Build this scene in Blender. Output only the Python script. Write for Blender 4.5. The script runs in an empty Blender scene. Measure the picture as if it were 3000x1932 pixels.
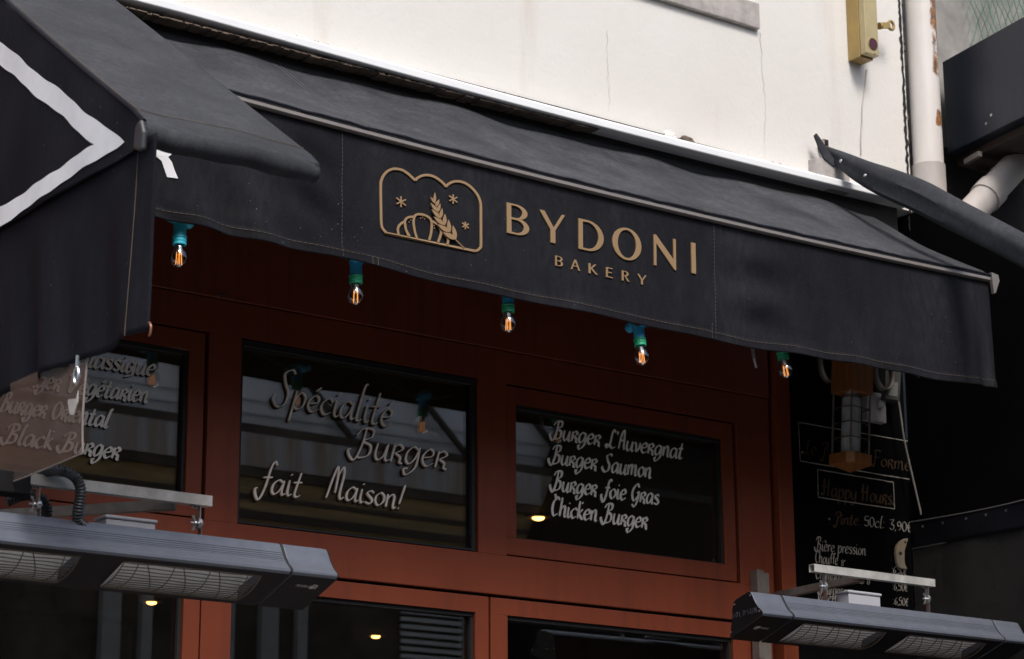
import bpy, bmesh, math, random
from mathutils import Vector, Matrix
random.seed(7)
S = bpy.context.scene
COL = S.collection
R = math.radians

# ------------------------------------------------------------------ camera
F, PITCH, YAW, ROLL = 6766.9, .262934, .639223, -.003518
CAM = Vector((0, -5.2, 1.6))
fw = Vector((math.sin(YAW)*math.cos(PITCH), math.cos(YAW)*math.cos(PITCH), math.sin(PITCH)))
rt0 = Vector((math.cos(YAW), -math.sin(YAW), 0)); up0 = rt0.cross(fw)
rt = rt0*math.cos(ROLL)+up0*math.sin(ROLL); up = -rt0*math.sin(ROLL)+up0*math.cos(ROLL)
cd = bpy.data.cameras.new('camera'); cam = bpy.data.objects.new('camera', cd); COL.objects.link(cam)
cam.matrix_world = Matrix(((rt.x, up.x, -fw.x, CAM.x), (rt.y, up.y, -fw.y, CAM.y), (rt.z, up.z, -fw.z, CAM.z), (0, 0, 0, 1)))
cd.sensor_width = 36; cd.lens = F/3000*36; cd.clip_start = .05; cd.clip_end = 500
cd.dof.use_dof = True; cd.dof.focus_distance = 5.95; cd.dof.aperture_fstop = 9
S.camera = cam

# ------------------------------------------------------------------ light
EL, AZ = R(50), R(196)            # soft overcast light from above the street, a little from the left
w = bpy.data.worlds.new('World'); S.world = w; w.use_nodes = True
nt = w.node_tree; bg = nt.nodes['Background']
sky = nt.nodes.new('ShaderNodeTexSky'); sky.sky_type = 'NISHITA'; sky.sun_disc = False
sky.sun_elevation = EL; sky.sun_rotation = AZ; sky.dust_density = 3; sky.air_density = 1.0; sky.ozone_density = .6
nt.links.new(sky.outputs[0], bg.inputs[0]); bg.inputs[1].default_value = .10
sl = bpy.data.lights.new('sun', 'SUN'); sl.energy = 1.5; sl.angle = R(18); sl.color = (1, .99, .975)
sun = bpy.data.objects.new('sun', sl); COL.objects.link(sun)
sd = Vector((math.sin(AZ)*math.cos(EL), math.cos(AZ)*math.cos(EL), math.sin(EL)))
sun.rotation_euler = sd.to_track_quat('Z', 'Y').to_euler()
S.view_settings.view_transform = 'Standard'; S.view_settings.look = 'None'
S.view_settings.exposure = .84; S.view_settings.gamma = 1; S.view_settings.use_curve_mapping = False

# ------------------------------------------------------------------ a surveyor's helper: a sight line meets a real plane
def ray(x, y): return fw+rt*((x-1500)/F)-up*((y-966)/F)
def aty(x, y, Y):
    d = ray(x, y); return CAM+d*((Y-CAM.y)/d.y)
def atx(x, y, X):
    d = ray(x, y); return CAM+d*((X-CAM.x)/d.x)

# ------------------------------------------------------------------ materials
def nodes(name):
    m = bpy.data.materials.new(name); m.use_nodes = True
    t = m.node_tree; b = t.nodes['Principled BSDF']
    return m, t, b
def tex(t, scale, detail=4, stretch=None, rough=.6):
    tc = t.nodes.new('ShaderNodeTexCoord'); mp = t.nodes.new('ShaderNodeMapping')
    if stretch: mp.inputs['Scale'].default_value = stretch
    n = t.nodes.new('ShaderNodeTexNoise'); n.inputs['Scale'].default_value = scale
    n.inputs['Detail'].default_value = detail; n.inputs['Roughness'].default_value = rough
    t.links.new(tc.outputs['Object'], mp.inputs[0]); t.links.new(mp.outputs[0], n.inputs[0]); return n
def ramp(t, src, p0, p1, c0=(0, 0, 0), c1=(1, 1, 1)):
    r = t.nodes.new('ShaderNodeValToRGB'); r.color_ramp.elements[0].position = p0; r.color_ramp.elements[1].position = p1
    r.color_ramp.elements[0].color = (*c0, 1); r.color_ramp.elements[1].color = (*c1, 1)
    t.links.new(src, r.inputs[0]); return r.outputs[0]
def mix(t, f, a, b):
    m = t.nodes.new('ShaderNodeMix'); m.data_type = 'RGBA'
    for i, v in ((0, f), (6, a), (7, b)):
        if isinstance(v, (float, int)): m.inputs[i].default_value = v
        elif isinstance(v, tuple): m.inputs[i].default_value = (*v, 1)
        else: t.links.new(v, m.inputs[i])
    return m.outputs[2]
def bump(t, b, src, st, dist=.002):
    n = t.nodes.new('ShaderNodeBump'); n.inputs['Strength'].default_value = st; n.inputs['Distance'].default_value = dist
    t.links.new(src, n.inputs['Height']); t.links.new(n.outputs[0], b.inputs['Normal'])
def mat(name, c, rough=.6, metal=0., var=.25, scale=14, bscale=0, bst=.2, spec=.5, stretch=None, c2=None, lo=.35, hi=.7):
    m, t, b = nodes(name)
    n = tex(t, scale, 6, stretch)
    d = c2 if c2 else tuple(x*(1-var) for x in c)
    t.links.new(mix(t, ramp(t, n.outputs[0], lo, hi), c, d), b.inputs['Base Color'])
    b.inputs['Roughness'].default_value = rough; b.inputs['Metallic'].default_value = metal
    b.inputs['Specular IOR Level'].default_value = spec
    if bscale: bump(t, b, tex(t, bscale, 5).outputs[0], bst)
    return m
def fabric(name, c, dust, amt, weave=900, streak=False):
    m, t, b = nodes(name)
    big = tex(t, 5, 6, (1, 1, .35) if streak else None)
    mid = tex(t, 60, 5, (1, 1, .35) if streak else None)
    fine = tex(t, 190, 6, None, .9)
    k = t.nodes.new('ShaderNodeMath'); k.operation = 'MULTIPLY'
    t.links.new(ramp(t, big.outputs[0], .35, .72), k.inputs[0]); t.links.new(ramp(t, mid.outputs[0], .20, .95), k.inputs[1])
    k2 = t.nodes.new('ShaderNodeMath'); k2.operation = 'MULTIPLY'; k2.inputs[1].default_value = amt
    t.links.new(k.outputs[0], k2.inputs[0])
    c1 = mix(t, k2.outputs[0], c, dust)
    k3 = t.nodes.new('ShaderNodeMath'); k3.operation = 'MULTIPLY'; k3.inputs[1].default_value = .70
    t.links.new(ramp(t, fine.outputs[0], .52, .74), k3.inputs[0])
    c2 = mix(t, k3.outputs[0], c1, dust)
    v = t.nodes.new('ShaderNodeTexVoronoi'); v.inputs['Scale'].default_value = 46   # lint
    tc = t.nodes.new('ShaderNodeTexCoord'); t.links.new(tc.outputs['Object'], v.inputs['Vector'])
    sp = ramp(t, v.outputs['Distance'], .045, .065, (1, 1, 1), (0, 0, 0))
    k4 = t.nodes.new('ShaderNodeMath'); k4.operation = 'MULTIPLY'
    t.links.new(sp, k4.inputs[0]); t.links.new(ramp(t, v.outputs['Color'], .50, .75), k4.inputs[1])
    t.links.new(mix(t, k4.outputs[0], c2, (.20, .205, .215)), b.inputs['Base Color'])
    b.inputs['Roughness'].default_value = .75; b.inputs['Specular IOR Level'].default_value = .12
    bump(t, b, tex(t, weave, 3).outputs[0], .35, .0012)
    n0 = b.inputs['Normal'].links[0].from_node
    n2 = t.nodes.new('ShaderNodeBump'); n2.inputs['Strength'].default_value = .55; n2.inputs['Distance'].default_value = .006
    t.links.new(tex(t, 11, 3, (1, 1, .45), .45).outputs[0], n2.inputs['Height']); t.links.new(n2.outputs[0], n0.inputs['Normal'])
    return m
def glass(name, tint=(1, 1, 1), rough=0., ior=1.5, veil=None, veil_f=0.):
    m = bpy.data.materials.new(name); m.use_nodes = True; t = m.node_tree; t.nodes.clear()
    o = t.nodes.new('ShaderNodeOutputMaterial'); tr = t.nodes.new('ShaderNodeBsdfTransparent'); gl = t.nodes.new('ShaderNodeBsdfGlossy')
    tr.inputs[0].default_value = (*tint, 1); gl.inputs['Roughness'].default_value = rough
    lw = t.nodes.new('ShaderNodeLayerWeight'); lw.inputs[0].default_value = .5; pw = t.nodes.new('ShaderNodeMath'); pw.operation = 'POWER'; pw.inputs[1].default_value = 5
    t.links.new(lw.outputs['Facing'], pw.inputs[0]); f0 = ((ior-1)/(ior+1))**2
    fr = t.nodes.new('ShaderNodeMath'); fr.operation = 'MULTIPLY_ADD'; fr.inputs[1].default_value = 1-f0; fr.inputs[2].default_value = f0
    t.links.new(pw.outputs[0], fr.inputs[0])
    base = tr.outputs[0]
    if veil:
        df = t.nodes.new('ShaderNodeBsdfDiffuse'); df.inputs[0].default_value = (*veil, 1)
        n = tex(t, 9, 6); k = t.nodes.new('ShaderNodeMath'); k.operation = 'MULTIPLY_ADD'
        k.inputs[1].default_value = veil_f*.7; k.inputs[2].default_value = veil_f*.65
        t.links.new(n.outputs[0], k.inputs[0])
        s0 = t.nodes.new('ShaderNodeMixShader'); t.links.new(k.outputs[0], s0.inputs[0])
        t.links.new(tr.outputs[0], s0.inputs[1]); t.links.new(df.outputs[0], s0.inputs[2]); base = s0.outputs[0]
    s = t.nodes.new('ShaderNodeMixShader'); t.links.new(fr.outputs[0], s.inputs[0])
    t.links.new(base, s.inputs[1]); t.links.new(gl.outputs[0], s.inputs[2]); t.links.new(s.outputs[0], o.inputs[0])
    return m
def emit(name, c, st):
    m = bpy.data.materials.new(name); m.use_nodes = True; t = m.node_tree; b = t.nodes['Principled BSDF']
    b.inputs['Base Color'].default_value = (*c, 1); b.inputs['Emission Color'].default_value = (*c, 1); b.inputs['Emission Strength'].default_value = st
    return m

def plaster():
    m, t, b = nodes('cream_plaster')
    a = mix(t, ramp(t, tex(t, 1.6, 6).outputs[0], .42, .75), (.72, .69, .645), (.675, .64, .585))
    a = mix(t, ramp(t, tex(t, 2.5, 7, (2.2, 1, .25)).outputs[0], .58, .92), a, (.54, .48, .40))
    a = mix(t, ramp(t, tex(t, 190, 2).outputs[0], .70, .78), a, (.5, .44, .36))
    t.links.new(a, b.inputs['Base Color']); b.inputs['Roughness'].default_value = .8
    bump(t, b, tex(t, 26, 9, None, .7).outputs[0], .4, .006); return m
def redwood():
    m, t, b = nodes('rust_red_paint')
    a = mix(t, ramp(t, tex(t, 3, 5).outputs[0], .3, .7), (.182, .037, .013), (.145, .029, .010))
    a = mix(t, ramp(t, tex(t, 30, 6, (1, 1, .06)).outputs[0], .50, .78), a, (.115, .026, .012))
    a = mix(t, ramp(t, tex(t, 150, 3).outputs[0], .735, .76), a, (.36, .18, .12))
    t.links.new(a, b.inputs['Base Color']); b.inputs['Roughness'].default_value = .5; b.inputs['Specular IOR Level'].default_value = .35
    bump(t, b, tex(t, 120, 4, (1, 1, .15)).outputs[0], .12, .001); return m
def pipemat():
    m, t, b = nodes('white_rusty_cast_iron')
    tc = t.nodes.new('ShaderNodeTexCoord'); sx_ = t.nodes.new('ShaderNodeSeparateXYZ'); t.links.new(tc.outputs['Object'], sx_.inputs[0])
    def m_(op, a, c):
        q = t.nodes.new('ShaderNodeMath'); q.operation = op
        for i, v in enumerate((a, c)):
            if isinstance(v, float): q.inputs[i].default_value = v
            else: t.links.new(v, q.inputs[i])
        return q.outputs[0]
    side = ramp(t, m_('ADD', m_('MULTIPLY', sx_.outputs[0], 9.), .5), .16, .5)
    cr = t.nodes.new('ShaderNodeValToRGB'); t.links.new(m_('DIVIDE', m_('SUBTRACT', sx_.outputs[2], 1.6), .6), cr.inputs[0])
    e = cr.color_ramp.elements; e[0].position = .10; e[0].color = (0, 0, 0, 1); e[1].position = 1; e[1].color = (1, 1, 1, 1)
    for p_, v_ in ((.17, 1.), (.25, .9), (.31, .05), (.40, .1), (.48, .85)): q = e.new(p_); q.color = (v_, v_, v_, 1)
    n1 = tex(t, 26, 9, (1, 1, .55), .75)
    f = ramp(t, m_('MULTIPLY', m_('MULTIPLY', n1.outputs[0], side), cr.outputs[0]), .37, .47)
    rc = mix(t, ramp(t, tex(t, 55, 5).outputs[0], .40, .62), (.40, .17, .05), (.09, .06, .045))
    base = mix(t, ramp(t, tex(t, 9, 6, (1, 1, .25)).outputs[0], .45, .85), (.70, .655, .61), (.60, .54, .485))
    t.links.new(mix(t, f, base, rc), b.inputs['Base Color']); b.inputs['Roughness'].default_value = .5
    bump(t, b, f, .5, .0015); return m
def rusty(name, c, rust, lo, hi, scale, rough=.55, metal=0.):
    m, t, b = nodes(name)
    f = ramp(t, tex(t, scale, 9, None, .72).outputs[0], lo, hi)
    g = mix(t, ramp(t, tex(t, 60, 4).outputs[0], .4, .6), rust, tuple(x*.35 for x in rust))
    dirt = mix(t, ramp(t, tex(t, 7, 6, (1, 1, .3)).outputs[0], .5, .8), c, tuple(x*.72 for x in c))
    t.links.new(mix(t, f, dirt, g), b.inputs['Base Color']); b.inputs['Roughness'].default_value = rough
    b.inputs['Metallic'].default_value = metal; bump(t, b, f, .4, .001); return m

M = dict(
 plaster=plaster(), red=redwood(),
 ledge=mat('white_lacquered_ledge', (.86, .86, .85), .35, var=.06, scale=9),
 masonry=mat('crumbling_masonry', (.20, .15, .115), .95, var=.6, scale=30, bscale=60, bst=1.),
 stone=mat('grey_limestone', (.46, .42, .39), .9, var=.35, scale=22, bscale=70, bst=.5),
 concrete=mat('grey_concrete', (.34, .32, .29), .95, var=.4, scale=9, bscale=40, bst=.6),
 crack=mat('crack_line', (.50, .45, .385), .95),  # tan of the hairline plaster cracks
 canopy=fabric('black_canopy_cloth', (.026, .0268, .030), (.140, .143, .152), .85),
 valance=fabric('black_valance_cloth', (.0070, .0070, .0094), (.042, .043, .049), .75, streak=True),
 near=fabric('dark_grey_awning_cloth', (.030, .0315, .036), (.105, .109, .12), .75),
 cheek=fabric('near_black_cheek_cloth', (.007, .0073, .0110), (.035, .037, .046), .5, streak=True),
 black=mat('black_painted_board', (.0028, .0028, .003), .8, var=.4, spec=.04),
 tarp=mat('black_vinyl_tarpaulin', (.006, .006, .009), .55, var=.4, scale=12, bscale=30, bst=.3, spec=.2),
 rail=mat('taupe_aluminium', (.215, .19, .175), .45, .2, var=.12, scale=40, stretch=(1, 1, 1)),
 thread=mat('tan_thread', (.15, .11, .075), .9),
 gold=mat('bronze_gold_lettering', (.30, .19, .095), .5, .0, var=.06, spec=.4),
 whitepaint=mat('white_paint', (.82, .81, .82), .7, var=.08, scale=25),
 steel=mat('galvanised_steel', (.66, .635, .59), .36, .35, var=.35, scale=22, bscale=90, bst=.15),
 zinc=mat('zinc_hardware', (.62, .63, .63), .28, .9, var=.3, scale=60),
 oldsteel=mat('dull_steel', (.24, .225, .205), .5, .5, var=.4, scale=18, c2=(.17, .12, .09)),
 heater=mat('graphite_powder_coat', (.125, .137, .165), .42, .2, var=.16, scale=30, bscale=300, bst=.12),
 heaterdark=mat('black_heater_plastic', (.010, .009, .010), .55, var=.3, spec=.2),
 reflector=mat('polished_reflector', (.92, .91, .89), .3, .0, var=.10, scale=12, stretch=(.3, 3, 3)),
 wire=mat('bronzed_wire', (.15, .12, .095), .45, .6),
 box=mat('pale_grey_plastic', (.42, .42, .45), .5, var=.08),
 conduit=mat('black_corrugated_plastic', (.03, .031, .035), .38, var=.2),
 brass=mat('ochre_brass_enamel', (.40, .27, .085), .45, .15, var=.3, scale=12, c2=(.30, .20, .07)),
 brassface=mat('pale_brass_face', (.47, .38, .20), .45, .1, var=.2, scale=10),
 maroon=mat('maroon_lens', (.085, .012, .02), .25),
 pipe=pipemat(),
 pipe2=rusty('white_drain_plastic', (.47, .42, .385), (.34, .22, .14), .70, .8, 6),
 rust=rusty('rusty_iron', (.42, .34, .28), (.28, .11, .04), .45, .6, 14),
 navy=mat('navy_metal_panel', (.018, .023, .038), .42, .1, var=.4, scale=10, stretch=(4, 4, .3)),
 mesh=mat('green_netting', (.05, .20, .12), .7),
 teal=mat('teal_socket_plastic', (.04, .52, .66), .5, var=.15),
 blue=mat('blue_socket_plastic', (.03, .36, .62), .5, var=.15),
 green=mat('green_socket_plastic', (.025, .40, .20), .5, var=.2),
 cable=mat('dark_green_cable', (.018, .022, .016), .6),
 bulbglass=glass('bulb_glass', (.96, .95, .94), .0, 2.3),
 fil=emit('glowing_amber_filament', (1., .36, .05), .62),
 pane=glass('window_glass', (.80, .80, .77), .0, 2.4),
 clear=glass('clear_plastic_sheet', (.86, .82, .78), .12, 1.2, (.215, .165, .135), .36),
 dusty=glass('dusty_plastic_sheet', (.30, .29, .28), .25, 1.2, (.034, .032, .030), .80),
 paint=mat('cream_window_lettering', (.86, .81, .74), .7, var=.25, scale=50),
 paintbrown=mat('brown_letter_shade', (.24, .125, .055), .7),
 paintgrey=mat('dark_letter_shade', (.008, .007, .007), .9, spec=.05),
 chalk=mat('chalk_lettering', (.40, .365, .31), .8, var=.35, scale=60),
 ochre=mat('dark_ochre_lettering', (.062, .029, .009), .8, var=.35, scale=60),
 wood=mat('varnished_oak', (.27, .10, .028), .4, var=.45, scale=16, stretch=(6, 6, .8), bscale=0),
 opal=mat('frosted_opal_glass', (.46, .475, .48), .4, var=.35, scale=30),
 switch=mat('white_switch_plastic', (.30, .285, .285), .45, var=.1),
 greybox=mat('grey_transformer_case', (.06, .062, .056), .6, var=.3),
 enamel=mat('pale_aged_bracket', (.22, .19, .155), .6, var=.3, scale=25, c2=(.33, .24, .14)),
 lens=emit('warm_spot_lamp', (1., .50, .13), 7.),
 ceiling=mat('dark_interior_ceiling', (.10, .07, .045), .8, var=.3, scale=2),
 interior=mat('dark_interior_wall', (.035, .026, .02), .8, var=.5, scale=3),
 road=mat('grey_cobbles', (.20, .197, .192), .8, var=.4, scale=8, bscale=12),
 pave=mat('grey_paving', (.36, .352, .345), .85, var=.25, scale=5, bscale=20),
 opp=mat('opposite_stone', (.62, .60, .57), .9, var=.2, scale=2),
 oppbrown=mat('opposite_brown_timber', (.42, .28, .12), .8, var=.5, scale=6, stretch=(.4, 1, 5)),
 oppwall=mat('opposite_sooty_wall', (.13, .10, .07), .9, var=.7, scale=3, c2=(.03, .025, .02)),
 oppdark=mat('opposite_dark_timber', (.07, .05, .035), .8, var=.4, scale=6),
 oppgrey=mat('opposite_streaked_zinc', (.50, .49, .49), .7, var=.5, scale=5, stretch=(1.6, 1, .12), c2=(.34, .25, .18), lo=.4, hi=.62),
 oppframe=mat('opposite_white_frame', (.42, .40, .37), .8),
 oppcanvas=mat('opposite_pale_canvas', (.80, .80, .80), .8, var=.30, scale=2.2, stretch=(1.5, 1, .4)),
 gasket=mat('black_gasket', (.008, .008, .008), .6),
)

# ------------------------------------------------------------------ mesh builder
def cat(ps, n=6, closed=False):
    P = [Vector(p) for p in ps]
    if len(P) < 3 and not closed: return P
    out = []; N = len(P); rng = range(N if closed else N-1)
    for i in rng:
        a = P[(i-1) % N] if closed or i > 0 else P[0]*2-P[1]
        b = P[i]; c = P[(i+1) % N]
        d = P[(i+2) % N] if closed or i+2 < N else P[-1]*2-P[-2]
        for k in range(n):
            t = k/n
            out.append(.5*((2*b)+(c-a)*t+(2*a-5*b+4*c-d)*t*t+(3*b-a-3*c+d)*t**3))
    if not closed: out.append(P[-1])
    return out
class MB:
    def __init__(s): s.v = []; s.f = []; s.fm = []; s.cur = 0
    def add(s, vs, fs):
        o = len(s.v); s.v += [Vector(v) for v in vs]; s.f += [tuple(i+o for i in f) for f in fs]; s.fm += [s.cur]*len(fs); return s
    def box(s, a, b, rot=None, piv=None):
        x0, y0, z0 = a; x1, y1, z1 = b
        vs = [Vector(p) for p in ((x0,y0,z0),(x1,y0,z0),(x1,y1,z0),(x0,y1,z0),(x0,y0,z1),(x1,y0,z1),(x1,y1,z1),(x0,y1,z1))]
        if rot:
            p = Vector(piv) if piv else (Vector(a)+Vector(b))/2
            vs = [rot @ (v-p)+p for v in vs]
        return s.add(vs, [(0,3,2,1),(4,5,6,7),(0,1,5,4),(1,2,6,5),(2,3,7,6),(3,0,4,7)])
    def bar(s, a, b, wd, ht, upv=(0, 0, 1)):
        a = Vector(a); b = Vector(b); d = (b-a).normalized(); sx = d.cross(Vector(upv)).normalized(); uz = sx.cross(d)
        vs = []
        for p in (a, b):
            for i, j in ((-1,-1),(1,-1),(1,1),(-1,1)): vs.append(p+sx*(i*wd/2)+uz*(j*ht/2))
        return s.add(vs, [(0,3,2,1),(4,5,6,7),(0,1,5,4),(1,2,6,5),(2,3,7,6),(3,0,4,7)])
    def prism(s, poly, off):
        off = Vector(off); n = len(poly); vs = [Vector(p) for p in poly]; vs += [v+off for v in vs]
        return s.add(vs, [tuple(range(n-1, -1, -1)), tuple(range(n, 2*n))]+[(i, (i+1) % n, n+(i+1) % n, n+i) for i in range(n)])
    def tube(s, pts, r, n=10, cap=True, sq=(1, 1)):
        P = [Vector(p) for p in pts]; N = len(P); vs = []; fs = []; prev = None
        for i, p in enumerate(P):
            d = (P[min(i+1, N-1)]-P[max(i-1, 0)]).normalized()
            if prev is None:
                a = d.cross(Vector((0, 0, 1)))
                if a.length < .1: a = d.cross(Vector((1, 0, 0)))
            else: a = prev-d*prev.dot(d)
            a.normalize(); prev = a; b = d.cross(a)
            rr = r(i/(N-1)) if callable(r) else (r[i] if isinstance(r, (list, tuple)) else r)
            for k in range(n):
                t = 2*math.pi*k/n; vs.append(p+a*(math.cos(t)*rr*sq[0])+b*(math.sin(t)*rr*sq[1]))
        for i in range(N-1):
            for k in range(n): fs.append((i*n+k, i*n+(k+1) % n, (i+1)*n+(k+1) % n, (i+1)*n+k))
        if cap: fs.append(tuple(range(n-1, -1, -1))); fs.append(tuple((N-1)*n+k for k in range(n)))
        return s.add(vs, fs)
    def lathe(s, prof, c=(0, 0, 0), n=24):
        c = Vector(c); vs = []; fs = []; N = len(prof)
        for r, z in prof:
            for k in range(n): t = 2*math.pi*k/n; vs.append(c+Vector((r*math.cos(t), r*math.sin(t), z)))
        for i in range(N-1):
            for k in range(n): fs.append((i*n+k, i*n+(k+1) % n, (i+1)*n+(k+1) % n, (i+1)*n+k))
        return s.add(vs, fs)
    def grid(s, fn, nu, nv):
        vs = [fn(i/nu, j/nv) for j in range(nv+1) for i in range(nu+1)]; W = nu+1
        return s.add(vs, [(j*W+i, j*W+i+1, (j+1)*W+i+1, (j+1)*W+i) for j in range(nv) for i in range(nu)])
    def disc(s, c, nrm, r, h, n=20):
        nrm = Vector(nrm).normalized(); return s.tube([Vector(c), Vector(c)+nrm*h], r, n)
    def ball(s, c, r, n=8, sc=(1, 1, 1)):
        c = Vector(c); vs = []; fs = []
        for i in range(n+1):
            a = math.pi*i/n
            for k in range(2*n):
                t = math.pi*k/n; vs.append(c+Vector((math.sin(a)*math.cos(t)*r*sc[0], math.sin(a)*math.sin(t)*r*sc[1], math.cos(a)*r*sc[2])))
        for i in range(n):
            for k in range(2*n): fs.append((i*2*n+k, (i+1)*2*n+k, (i+1)*2*n+(k+1) % (2*n), i*2*n+(k+1) % (2*n)))
        return s.add(vs, fs)
    def build(s, name, m, parent=None, smooth=False, bevel=0, solid=0, clean=True):
        org = ORG.get(parent, Vector()) if parent else Vector()
        me = bpy.data.meshes.new(name); me.from_pydata([v-org for v in s.v], [], s.f); [me.materials.append(M[k] if isinstance(k, str) else k) for k in (m if isinstance(m, (list, tuple)) else [m])]
        if isinstance(m, (list, tuple)): me.polygons.foreach_set('material_index', s.fm)
        if clean:
            bm = bmesh.new(); bm.from_mesh(me); bmesh.ops.remove_doubles(bm, verts=bm.verts, dist=1e-6)
            bmesh.ops.recalc_face_normals(bm, faces=bm.faces); bm.to_mesh(me); bm.free()
        if smooth: me.shade_smooth(); me.set_sharp_from_angle(angle=R(42))
        o = bpy.data.objects.new(name, me); COL.objects.link(o)
        if parent: o.parent = parent
        ORG[o] = org
        if solid:
            q = o.modifiers.new('thickness', 'SOLIDIFY'); q.thickness = solid; q.offset = 0
        if bevel:
            q = o.modifiers.new('bevel', 'BEVEL'); q.width = bevel; q.segments = 2; q.limit_method = 'ANGLE'
        return o
ORG = {}
def thing(name, label, c, loc=(0, 0, 0), group=None):
    o = bpy.data.objects.new(name, None); COL.objects.link(o); o.location = loc; o.empty_display_size = .05
    o['label'] = label; o['category'] = c
    if group: o['group'] = group
    ORG[o] = Vector(loc); return o
def tag(o, label, c, group=None):
    o['label'] = label; o['category'] = c
    if group: o['group'] = group
    return o
def struct(o): o['kind'] = 'structure'; return o
def part_label(o, l): o['label'] = l; return o

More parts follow.
